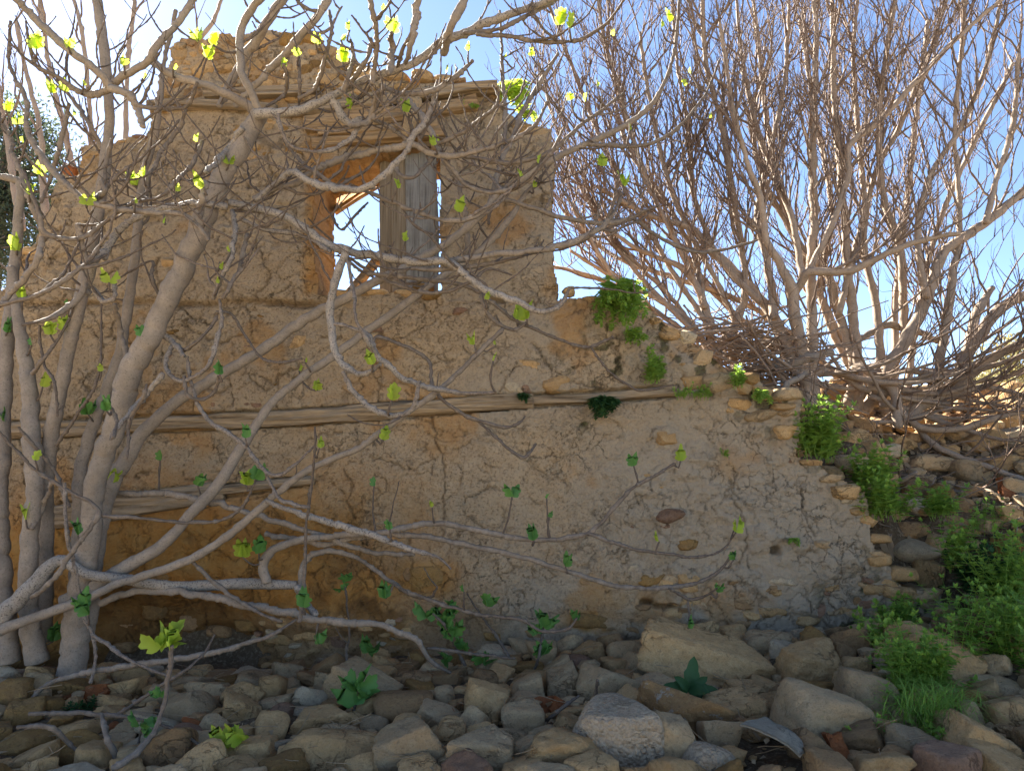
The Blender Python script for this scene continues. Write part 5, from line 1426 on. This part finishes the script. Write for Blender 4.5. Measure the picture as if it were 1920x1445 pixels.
thicket('tall bare fig with three forking trunks growing just behind the wall end', [
 ([(1500,715,14),(1478,655,12),(1451,596,11),(1426,565,10),(1399,530,10),(1339,474,9),(1292,427,7),(1210,400,5),(1120,350,4)], .4),
 ([(1515,760,13),(1507,685,11),(1496,615,11),(1484,558,11),(1484,547,11),(1460,490,8),(1435,450,7),(1428,380,6),(1400,300,5),(1370,180,4),(1350,40,3)], -.2),
 ([(1484,552,9),(1501,533,8),(1518,508,8),(1591,508,7),(1655,478,6),(1730,450,5),(1800,438,4)], -.4),
 ([(1523,770,12),(1523,685,10),(1523,596,9),(1521,519,9),(1524,450,8),(1527,384,8),(1524,256,7),(1531,85,5),(1527,-20,4)], .3),
 ([(1518,508,6),(1560,420,6),(1590,330,6),(1591,273,6),(1655,222,6),(1740,128,5),(1826,43,4),(1890,-10,3)], .2),
 ([(1451,596,8),(1440,500,7),(1420,400,6),(1440,300,5),(1470,160,4),(1480,0,3)], .6),
 ([(1505,520,7),(1490,430,6),(1463,350,6),(1420,240,5),(1390,100,4),(1380,-20,3)], .5),
 ([(1426,565,7),(1380,520,6),(1340,470,5),(1300,360,5),(1290,240,4),(1270,120,3),(1260,-10,3)], .7),
], 6.0, 31, 1.15, 1.0)
thicket('bare fig of straight upright stems at the centre of the thicket', [
 ([(1590,760,12),(1600,680,9),(1573,588,8),(1550,512,8),(1515,480,7),(1480,427,6),(1430,330,5),(1400,200,4)], .4),
 ([(1605,770,12),(1607,670,9),(1598,577,9),(1590,500,8),(1586,440,7),(1574,300,7),(1565,170,6),(1560,0,4)], .2),
 ([(1620,770,11),(1650,720,9),(1690,650,9),(1694,598,8),(1689,470,7),(1660,384,6),(1648,277,6),(1655,150,5),(1680,-10,4)], .3),
 ([(1640,760,10),(1650,660,8),(1640,560,7),(1620,450,6),(1640,330,5),(1700,210,5),(1750,80,4),(1780,-20,3)], .5),
 ([(1573,588,6),(1600,480,6),(1620,380,5),(1610,250,5),(1600,100,4),(1610,-20,3)], .6),
 ([(1596,715,9),(1600,697,9),(1613,687,9),(1642,704,9),(1677,739,9),(1684,800,9)], -.4),
], 6.4, 41, 1.1, 1.0)
thicket('wide bare fig leaning right out of the frame over the rubble slope', [
 ([(1650,740,13),(1669,685,12),(1700,635,11),(1738,558,11),(1755,505,10),(1783,461,9),(1847,418,8),(1930,350,7),(2000,280,6)], .2),
 ([(1755,770,9),(1757,716,8),(1776,596,8),(1788,500,7),(1795,470,6),(1800,380,5),(1790,260,4),(1800,120,4),(1810,-10,3)], .3),
 ([(1690,790,14),(1740,752,11),(1790,730,10),(1854,673,9),(1925,640,8),(2000,600,6)], -.3),
 ([(1800,720,12),(1810,670,12),(1836,627,11),(1875,577,10),(1925,552,9)], .1),
 ([(1815,660,9),(1832,590,9),(1848,560,7),(1862,540,5)], .1),
 ([(1847,418,6),(1870,330,5),(1900,230,5),(1910,100,4)], .3),
 ([(1738,558,7),(1720,450,6),(1740,340,5),(1800,240,5),(1850,120,4),(1880,-10,3)], .4),
 ([(1719,827,6),(1757,893,6),(1796,923,5),(1854,920,4),(1911,981,3)], -.9),
 ([(1560,825,6),(1576,832,6),(1603,873,6),(1673,904,5),(1719,885,4)], -.6),
 ([(1684,760,6),(1720,800,7),(1790,805,6),(1850,790,6),(1900,775,5),(1960,770,4)], -.5),
 ([(1720,800,6),(1760,840,6),(1840,870,5),(1920,900,4)], -.6),
 ([(1650,760,6),(1720,745,6),(1780,742,5),(1850,725,5),(1930,745,4)], -.2),
], 6.2, 51, .85, .9)
thicket('background bare fig stems far behind the others at the top right', [
 ([(1700,740,7),(1720,600,6),(1760,420,5),(1830,260,5),(1900,120,4)], .5),
 ([(1640,740,7),(1560,600,6),(1480,420,6),(1440,240,5),(1420,60,4),(1410,-20,3)], .5),
 ([(1560,740,7),(1440,640,6),(1330,540,5),(1240,400,5),(1180,240,4),(1140,100,4)], .5),
 ([(1600,740,7),(1500,640,6),(1380,560,5),(1260,520,5),(1150,480,4),(1060,400,3)], .3),
 ([(1680,740,7),(1680,560,6),(1700,380,5),(1720,200,5),(1740,40,4)], .5),
 ([(1620,740,7),(1540,560,6),(1560,400,5),(1530,220,5),(1500,40,4)], .5),
], 7.6, 61, 1.1, 1.0)
thicket('bare fig seen behind the upper left corner of the wall', [
 ([(150,420,8),(140,330,6),(120,240,5),(95,140,4),(80,30,4),(70,-20,3)], .4),
 ([(90,420,8),(80,330,6),(75,240,5),(50,140,4),(30,40,4)], .4),
 ([(40,430,8),(25,330,6),(10,240,5),(-10,120,4)], .4),
 ([(160,400,6),(170,280,5),(165,160,4),(150,40,4),(130,-20,3)], .4),
 ([(240,330,6),(235,230,5),(240,120,4),(250,20,4),(255,-20,3)], .4),
 ([(330,200,6),(350,110,5),(400,40,4),(420,-20,3)], .3),
], 6.6, 71, .28, .6)

# dead brushwood heap behind the broken wall top
random.seed(88)
g = Geo()
for _ in range(230):
    u = random.uniform(1190, 1560) if random.random() < .12 else random.gauss(1420, 55); y = random.uniform(5.7, 6.7)
    lo = np.interp(u, [1190, 1330, 1560], [575, 690, 745]); hi = np.interp(u, [1190, 1330, 1560], [545, 600, 640])
    v = random.uniform(hi, lo)
    p = P(u, v, y); L = random.uniform(.3, .9); a = random.gauss(0, .38); b = random.uniform(-.9, .9)
    d = np.array((math.cos(b), math.sin(b), a)); rows = []
    r = random.choice([.004, .006, .008, .012]); q = p - d * L / 2
    for s in range(7):
        rows.append((*q, r * (1 - .08 * s))); d = d + np.array((random.gauss(0, .2), random.gauss(0, .2), random.gauss(0, .2))); q = q + d * L / 6
    V, Q, Tt = tube(np.array(rows), 5); g.add(V, [Q, Tt], thin=.5)
tag(g.build('brushwood_heap', BARK_R), 'tangled heap of dead sticks behind the broken wall top', 'brushwood', kind='stuff')
for k, (pts, y, lab) in enumerate([([(1385,705,10),(1440,692,12),(1500,675,12),(1560,660,10)], 6.0, 'thick reddish dead log lying between the heap and the forked fig'),
    ([(1365,640,8),(1440,645,9),(1520,640,8)], 6.3, 'grey dead log lying on top of the brushwood heap'),
    ([(1440,755,6),(1475,722,7),(1510,700,6)], 5.7, 'broken pale branch resting on the laid stone at the wall end'),
    ([(1600,640,7),(1680,610,8),(1760,640,7)], 6.6, 'horizontal dead limb caught between the upright stems')]):
    small_plant('dead_log', pts, y, y, lab, 'log', [])
g = Geo()
for _ in range(260):
    u = random.uniform(1500, 1930); v = random.uniform(740, 1010)
    if v < 760 + (u - 1500) * 0: pass
    y = ground_hit(u, v)
    if y is None or (u < 1640 and v > 880): continue
    p = P(u, v, y - .03); L = random.uniform(.12, .5); a = random.uniform(0, 6.28)
    d = np.array((math.cos(a), math.sin(a) * .6, random.uniform(-.15, .45))); rows = []
    r = random.choice([.0025, .004, .006]); q = p.copy()
    for s in range(5):
        rows.append((*q, r)); d = d + np.array((random.gauss(0, .18), random.gauss(0, .15), random.gauss(0, .15))); q = q + d * L / 5
    V, Q, Tt = tube(np.array(rows), 4); g.add(V, [Q, Tt], thin=.4)
tag(g.build('fallen_twigs', BARK_R), 'scattered fallen twigs over the rubble slope', 'twigs', kind='stuff')
# dry leaf litter
g = Geo()
for _ in range(1100):
    u = random.uniform(1500, 1960); v = random.uniform(730, 960)
    x = random.uniform(2.0, 5); y = random.uniform(5.3, 7.8)
    z = T1(x, y) + .012 if False else None
    g_n = (x, y)
    s = random.uniform(.015, .04); a = random.uniform(0, 6.28); t = random.uniform(-.8, .8)
    ca, sa = math.cos(a) * s, math.sin(a) * s
    g.add([(x - ca, y - sa, 0), (x + sa * .7, y - ca * .7, t * s), (x + ca, y + sa, .3 * s), (x - sa * .7, y + ca * .7, abs(t) * s)], [np.array([(0, 1, 2, 3)])])
VV = np.concatenate(g.v); zz = T(VV[:, 0], VV[:, 1]) + .02; VV[:, 2] += zz; g.v = [VV]
g2 = Geo()
for _ in range(420):
    x = random.uniform(-3.2, 3.0); y = random.uniform(3.1, 4.9); s = random.uniform(.012, .03); a = random.uniform(0, 6.28); t = random.uniform(-.8, .8); ca, sa = math.cos(a) * s, math.sin(a) * s
    zb = T1(x, y) + random.uniform(.02, .06)
    g2.add([(x - ca, y - sa, zb), (x + sa * .5, y - ca * .5, zb + t * s), (x + ca, y + sa, zb + .3 * s), (x - sa * .5, y + ca * .5, zb + abs(t) * s)], [np.array([(0, 1, 2, 3)])])
for _ in range(240):
    x = random.uniform(-3.2, 3.0); y = random.uniform(3.1, 4.9); L = random.uniform(.05, .3); a = random.uniform(0, 6.28); zb = T1(x, y) + random.uniform(.03, .09)
    d = np.array((math.cos(a), math.sin(a), random.uniform(-.1, .3))); q = np.array((x, y, zb)); rows = []
    for s in range(5):
        rows.append((*q, .0018)); d = d + np.array((random.gauss(0, .15), random.gauss(0, .15), random.gauss(0, .1))); q = q + d * L / 5
    V, Q, Tt = tube(np.array(rows), 4, False); g2.add(V, [Q])
tag(g2.build('dead_leaves', DRYLEAF), 'dead leaf scraps and straw lying between the foreground stones', 'leaf litter', kind='stuff')
tag(g.build('leaf_litter', DRYLEAF), 'dry tan leaves littering the slope under the fig thicket', 'leaf litter', kind='stuff')

# ------------------------------------------------------------------ weeds
random.seed(99)
def nleaf(p, d, s, droop):
    """small pointed toothed leaf: base p, direction d (unit), length s"""
    d = d / (np.linalg.norm(d) + 1e-9)
    w = np.cross(d, (0, 0, 1.0)); w /= np.linalg.norm(w) + 1e-9
    n = np.cross(w, d)
    V = [p, p + d * s * .3 + w * s * .33 + n * s * .05, p + d * s * .62 + w * s * .22 - n * s * droop * .4, p + d * s - n * s * droop,
         p + d * s * .62 - w * s * .22 - n * s * droop * .4, p + d * s * .3 - w * s * .33 + n * s * .05, p + d * s * .5 - n * s * (droop * .25 + .06)]
    return V, [(0, 1, 6), (1, 2, 6), (2, 3, 6), (3, 4, 6), (4, 5, 6), (5, 0, 6)]

def weed(name, label, cat, u, v, w, h, n_, y=None, mat=NETTLE, ls=.035, hang=False, group='green weeds growing from the rubble and wall'):
    """n leafy stems filling a patch w x h pixels centred on u, v"""
    e = empty(name, label, cat, group)
    gs, gl = Geo(), Geo()
    if y is None: y = ground_hit(u, min(v + h * .45, 1600)) or 6.5
    n = int(n_ * 1.7); ls = ls * 1.65; n = int(n * .8)
    for _ in range(n):
        a = random.uniform(-.5, .5); rr = random.random()
        yy = y + random.uniform(-.14, .14) * min(1.5, w / 80)
        hh = h * y / F * random.uniform(.35, 1.15)
        if hang:
            p = P(u + a * w * .7, v - h * .42 + rr * h * .3, yy); d = np.array((random.uniform(-.4, .4), -random.uniform(.2, .6), random.uniform(-.2, .6))); g_ = -.3; hh *= .8
        else:
            p = P(u + a * w, v + h * .5 - rr * h * .35, yy); d = np.array((random.uniform(-.35, .35), random.uniform(-.35, .2), 1.0)); g_ = -.04
        rows = [(*p, .0022)]
        m = 8
        for s in range(m):
            d = d + np.array((random.gauss(0, .12), random.gauss(0, .12), g_)); d /= np.linalg.norm(d)
            p = p + d * hh / m; rows.append((*p, .0022 * (1 - .08 * s)))
            if s >= 1 or hang:
                az = s * 1.57 + a
                for t in (0, math.pi):
                    ld = np.array((math.cos(az + t), math.sin(az + t), .25)) + d * .35
                    sz = ls * random.uniform(.6, 1.15) * (1 - .45 * s / m)
                    V, Fc = nleaf(p, ld, sz, random.uniform(.1, .5)); gl.add(V, [np.array(Fc)])
                if random.random() < .5:
                    ld = np.array((random.uniform(-1, 1), random.uniform(-1, 1), .6)); V, Fc = nleaf(p, ld, ls * .5, .2); gl.add(V, [np.array(Fc)])
        for _k in range(3):
            V, Fc = nleaf(p, np.array((random.uniform(-.6, .6), random.uniform(-.6, .6), 1)), ls * .5, .1); gl.add(V, [np.array(Fc)])
        V, Q, Tt = tube(np.array(rows), 4, False); gs.add(V, [Q], thin=0)
    gs.build('stems', mat, e)['kind'] = 'stuff'
    o = gl.build('foliage', mat, e, False); o['kind'] = 'stuff'
    return e
weed('wall_plant', 'lush green weed trailing over the wall top above the rightmost wall section', 'plant', 1160, 572, 74, 100, 46, 4.93, hang=True, ls=.04)
weed('wall_plant', 'small green tuft under the trailing wall top weed', 'plant', 1192, 632, 40, 36, 10, 4.93, hang=True, ls=.03)
weed('wall_plant', 'bright green clump rooted in the wall above the bond timber', 'plant', 1226, 696, 36, 50, 22, 4.92, ls=.035)
weed('wall_plant', 'dark green rosette growing just below the bond timber', 'plant', 1131, 764, 48, 46, 22, 4.93, hang=True, mat=DOCK, ls=.04)
weed('wall_plant', 'tiny green sprig on the timber next to the wall crack', 'plant', 980, 745, 20, 18, 6, 4.94, hang=True, mat=DOCK, ls=.025)
weed('wall_plant', 'low mossy tuft along the right end of the bond timber', 'plant', 1300, 738, 60, 26, 16, 4.93, ls=.022)
weed('wall_plant', 'slim green sprout between the laid stones of the wall end', 'plant', 1386, 712, 24, 36, 9, 4.9, ls=.03)
weed('wall_plant', 'trailing green sprout hanging below the slim one', 'plant', 1425, 745, 36, 40, 10, 4.88, hang=True, ls=.026)
weed('wall_plant', 'little sprig stuck in the middle of the bare plaster', 'plant', 1488, 1014, 12, 16, 4, 4.93, hang=True, ls=.022)
weed('wall_plant', 'small weed on the plaster left of the pale embedded stone', 'plant', 1357, 853, 14, 12, 3, 4.93, ls=.02)
weed('wall_plant', 'sunlit yellow green weed hanging from the end of the lintel beam', 'plant', 965, 182, 46, 56, 22, 5.1, hang=True, ls=.035, mat=LEAF_Y)
weed('wall_plant', 'small yellowish weed below the lintel end weed', 'plant', 985, 215, 26, 26, 8, 5.1, hang=True, ls=.03, mat=LEAF_Y)
weed('wall_plant', 'tiny weed on the lintel beam above the plaster panel', 'plant', 885, 198, 26, 14, 5, 4.93, ls=.02)
weed('nettle', 'bushy nettle clump hanging beside the stepped wall end', 'nettle', 1533, 822, 66, 92, 46, 5.05, ls=.05)
weed('nettle', 'tall nettle clump above the pale rounded stone', 'nettle', 1640, 893, 60, 76, 30, 5.2, ls=.048)
weed('nettle', 'nettle clump growing against the broken wall beside the white boulder', 'nettle', 1655, 945, 74, 70, 36, 5.05, ls=.048)
weed('nettle', 'small nettle among the stones right of the pale rounded stone', 'nettle', 1767, 948, 44, 60, 18, 5.1, ls=.045)
weed('nettle', 'thin pale weed above the right nettle bank', 'nettle', 1845, 978, 50, 60, 14, None, ls=.03)
weed('nettle', 'upright nettle right of the white round boulder', 'nettle', 1797, 1030, 36, 90, 18, 4.95, ls=.042)
weed('nettle', 'dark nettle clump behind the bright bank', 'nettle', 1842, 1085, 70, 90, 34, 4.9, mat=DOCK, ls=.05)
weed('nettle', 'bright nettle bank filling the right edge', 'nettle', 1900, 1100, 90, 150, 80, 4.7, ls=.042)
weed('nettle', 'tall bright nettle stand, the largest, below the right bank', 'nettle', 1865, 1215, 120, 165, 110, 4.35, ls=.04)
weed('nettle', 'fresh nettle spilling in at the right edge above the tan boulder', 'nettle', 1925, 1240, 60, 140, 44, 4.2, ls=.04)
weed('nettle', 'green nettle clump at the wall foot above the long tan boulder', 'nettle', 1692, 1160, 58, 56, 24, 4.75, ls=.042)
weed('nettle', 'narrow nettle trailing down beside the mossy grey boulder', 'nettle', 1640, 1215, 34, 90, 20, 4.55, ls=.036)
weed('nettle', 'low sprout between the orange stone and the mossy boulder', 'nettle', 1585, 1212, 20, 40, 8, 4.7, ls=.03)
weed('nettle', 'nettle clump in front of the long tan boulder', 'nettle', 1722, 1262, 92, 130, 80, 3.95, ls=.038)
weed('nettle', 'low green clump under the rounded grey boulder', 'nettle', 1665, 1345, 90, 80, 44, 3.8, ls=.032)
weed('nettle', 'yellowish weed at the front edge below the grey boulder', 'nettle', 1605, 1405, 84, 70, 36, 3.5, ls=.03)
weed('nettle', 'green weed at the front edge below the long grass', 'nettle', 1740, 1410, 120, 70, 50, 3.5, ls=.03)
weed('nettle', 'small weed beside the lower right slanting slab', 'nettle', 1895, 1440, 50, 40, 10, 3.4, ls=.03)
weed('nettle', 'small weed under the wedge shaped block', 'nettle', 1560, 1282, 36, 22, 8, 4.2, mat=DOCK, ls=.03)
weed('nettle', 'low green weed among the stones of the left rubble', 'nettle', 150, 1330, 50, 26, 8, None, mat=DOCK, ls=.025)
# long grass clump
e = empty('grass_clump', 'arching clump of long thin grass below the nettle clump', 'grass')
g = Geo()
for _ in range(900):
    y = random.uniform(3.45, 3.8); u = random.gauss(1745, 34); v = random.uniform(1310, 1390)
    p = P(u, v, y); L = random.uniform(.12, .3); a = random.uniform(0, 6.28); d = np.array((math.cos(a) * .6, math.sin(a) * .6 - .15, 1.0)); rows = []
    for s in range(7):
        rows.append(p.copy()); d = d / np.linalg.norm(d); p = p + d * L / 6; d = d + np.array((math.cos(a) * .12, math.sin(a) * .12, -.32))
    rows = np.array(rows); w = np.array((-math.sin(a), math.cos(a), 0)) * .0026 * np.linspace(1, .15, 7)[:, None]
    g.add(np.concatenate([rows - w, rows + w]), [np.array([(i, i + 1, i + 8, i + 7) for i in range(6)])])
o = g.build('blades', NETTLE, e); o['kind'] = 'stuff'
# dock plant
dock = empty('dock_plant', 'dark green broad leaved dock in front of the huge slab', 'plant')
g0 = Geo(); n = 9
t = np.linspace(0, 1, n); wd = .21 * np.sin(np.pi * t ** .8) ** .7 + .015; 
Vv = []; 
for s in (-1, -.5, 0, .5, 1): Vv += [(s * w_ * (1 + .12 * math.sin(k * 2.1)), -.25 * tt_ ** 2 - (abs(s)) * -.04 + .02 * math.sin(k * 2 + s * 2), tt_) for k, (tt_, w_) in enumerate(zip(t, wd))]
Fq = [(a * n + i, a * n + i + 1, (a + 1) * n + i + 1, (a + 1) * n + i) for a in range(4) for i in range(n - 1)]
g0.add(np.array(Vv), [np.array(Fq)]); dme = g0.mesh('dock_leaf', DOCK)
bp = P(1292, 1292, 3.92)
for (dx, dy, dz, s) in [(.2, -.1, 1, .2), (.9, -.3, .05, .19), (.75, -.5, -.35, .18), (-.9, -.2, .2, .17), (.3, -.7, .2, .16), (-.5, -.5, .6, .14), (.6, -.3, .5, .14)]:
    o = link('leaf', dme, dock, tuple(bp)); o.rotation_mode = 'QUATERNION'; zz_ = Vector((dx, dy, dz)).normalized(); yy_ = Vector((random.uniform(-.3, .3), -1, .5)); yy_ = (yy_ - zz_ * yy_.dot(zz_)).normalized(); xx_ = yy_.cross(zz_)
    o.rotation_quaternion = Matrix((xx_, yy_, zz_)).transposed().to_quaternion(); o.scale = (s * .8, s, s * .75)

# ------------------------------------------------------------------ background vegetation
def crown(name, label, cat, c, rad, n, leaf, mat, trunk_r=.08, seed=1, group=None, clumps=60):
    r = np.random.default_rng(seed)
    e = empty(name, label, cat, group)
    c = np.array(c, float); rad = np.array(rad, float)
    gt = Geo(); gz_ = T1(c[0], c[1])
    rows = [(c[0], c[1], gz_ - .1, trunk_r), (c[0] + .05, c[1], (gz_ + c[2]) / 2, trunk_r * .8), (c[0], c[1], c[2] + rad[2] * .3, trunk_r * .4)]
    bark_tube(gt, resample(rows, .2), 10); gt.build('trunk', BARK, e)
    gb, gl = Geo(), Geo()
    C = r.normal(size=(clumps, 3)); C /= np.linalg.norm(C, axis=1)[:, None]; C *= r.uniform(.45, 1, (clumps, 1)) ** .5
    C = C * rad + c
    for k in C:
        mid = (k + c) / 2 + r.normal(size=3) * .1
        pr = resample([(*c, trunk_r * .3), (*mid, trunk_r * .2), (*k, trunk_r * .06)], .2); V, Q, Tt = tube(pr, 5); gb.add(V, [Q, Tt], thin=.3)
    gb.build('limbs', BARK, e)['kind'] = 'stuff'
    per = n // clumps
    sz = rad.mean() * .3
    P_ = np.repeat(C, per, 0) + r.normal(size=(per * clumps, 3)) * sz * .6
    D = r.normal(size=P_.shape); D /= np.linalg.norm(D, axis=1)[:, None]; E_ = np.cross(D, r.normal(size=P_.shape)); E_ /= np.linalg.norm(E_, axis=1)[:, None]
    s = leaf * r.uniform(.6, 1.3, (len(P_), 1))
    V = np.stack([P_ - D * s, P_ + E_ * s * .35, P_ + D * s, P_ - E_ * s * .35], 1).reshape(-1, 3)
    gl.add(V, [np.arange(len(V)).reshape(-1, 4)])
    gl.build('foliage', mat, e, False)['kind'] = 'stuff'
    return e
p = P(0, 360, 9.5); crown('evergreen_tree', 'dark small leaved evergreen tree behind the low left end of the wall', 'tree', p, (.85, .8, 1.15), 16000, .035, EVERG, .1, 3, None, 130)
p = P(-90, 470, 9.0); crown('evergreen_tree', 'second dark evergreen reaching in low at the left edge', 'tree', p, (.8, .8, 1.0), 9000, .035, EVERG, .1, 4, None, 80)
p = P(1895, 690, 11); crown('dry_shrub', 'pale yellowish shrub on the skyline at the right edge', 'shrub', p, (.55, .5, .42), 6000, .03, OLIVE, .03, 5, None, 50)
p = P(1830, 735, 9.5); crown('dry_shrub', 'olive green low shrub on top of the slope between branches', 'shrub', p, (.4, .4, .22), 3000, .028, OLIVE, .03, 6, None, 30)
p = P(1640, 745, 9.5); crown('dry_shrub', 'low olive shrub glimpsed behind the central fig stems', 'shrub', p, (.5, .4, .22), 3000, .028, OLIVE, .03, 7, None, 30)
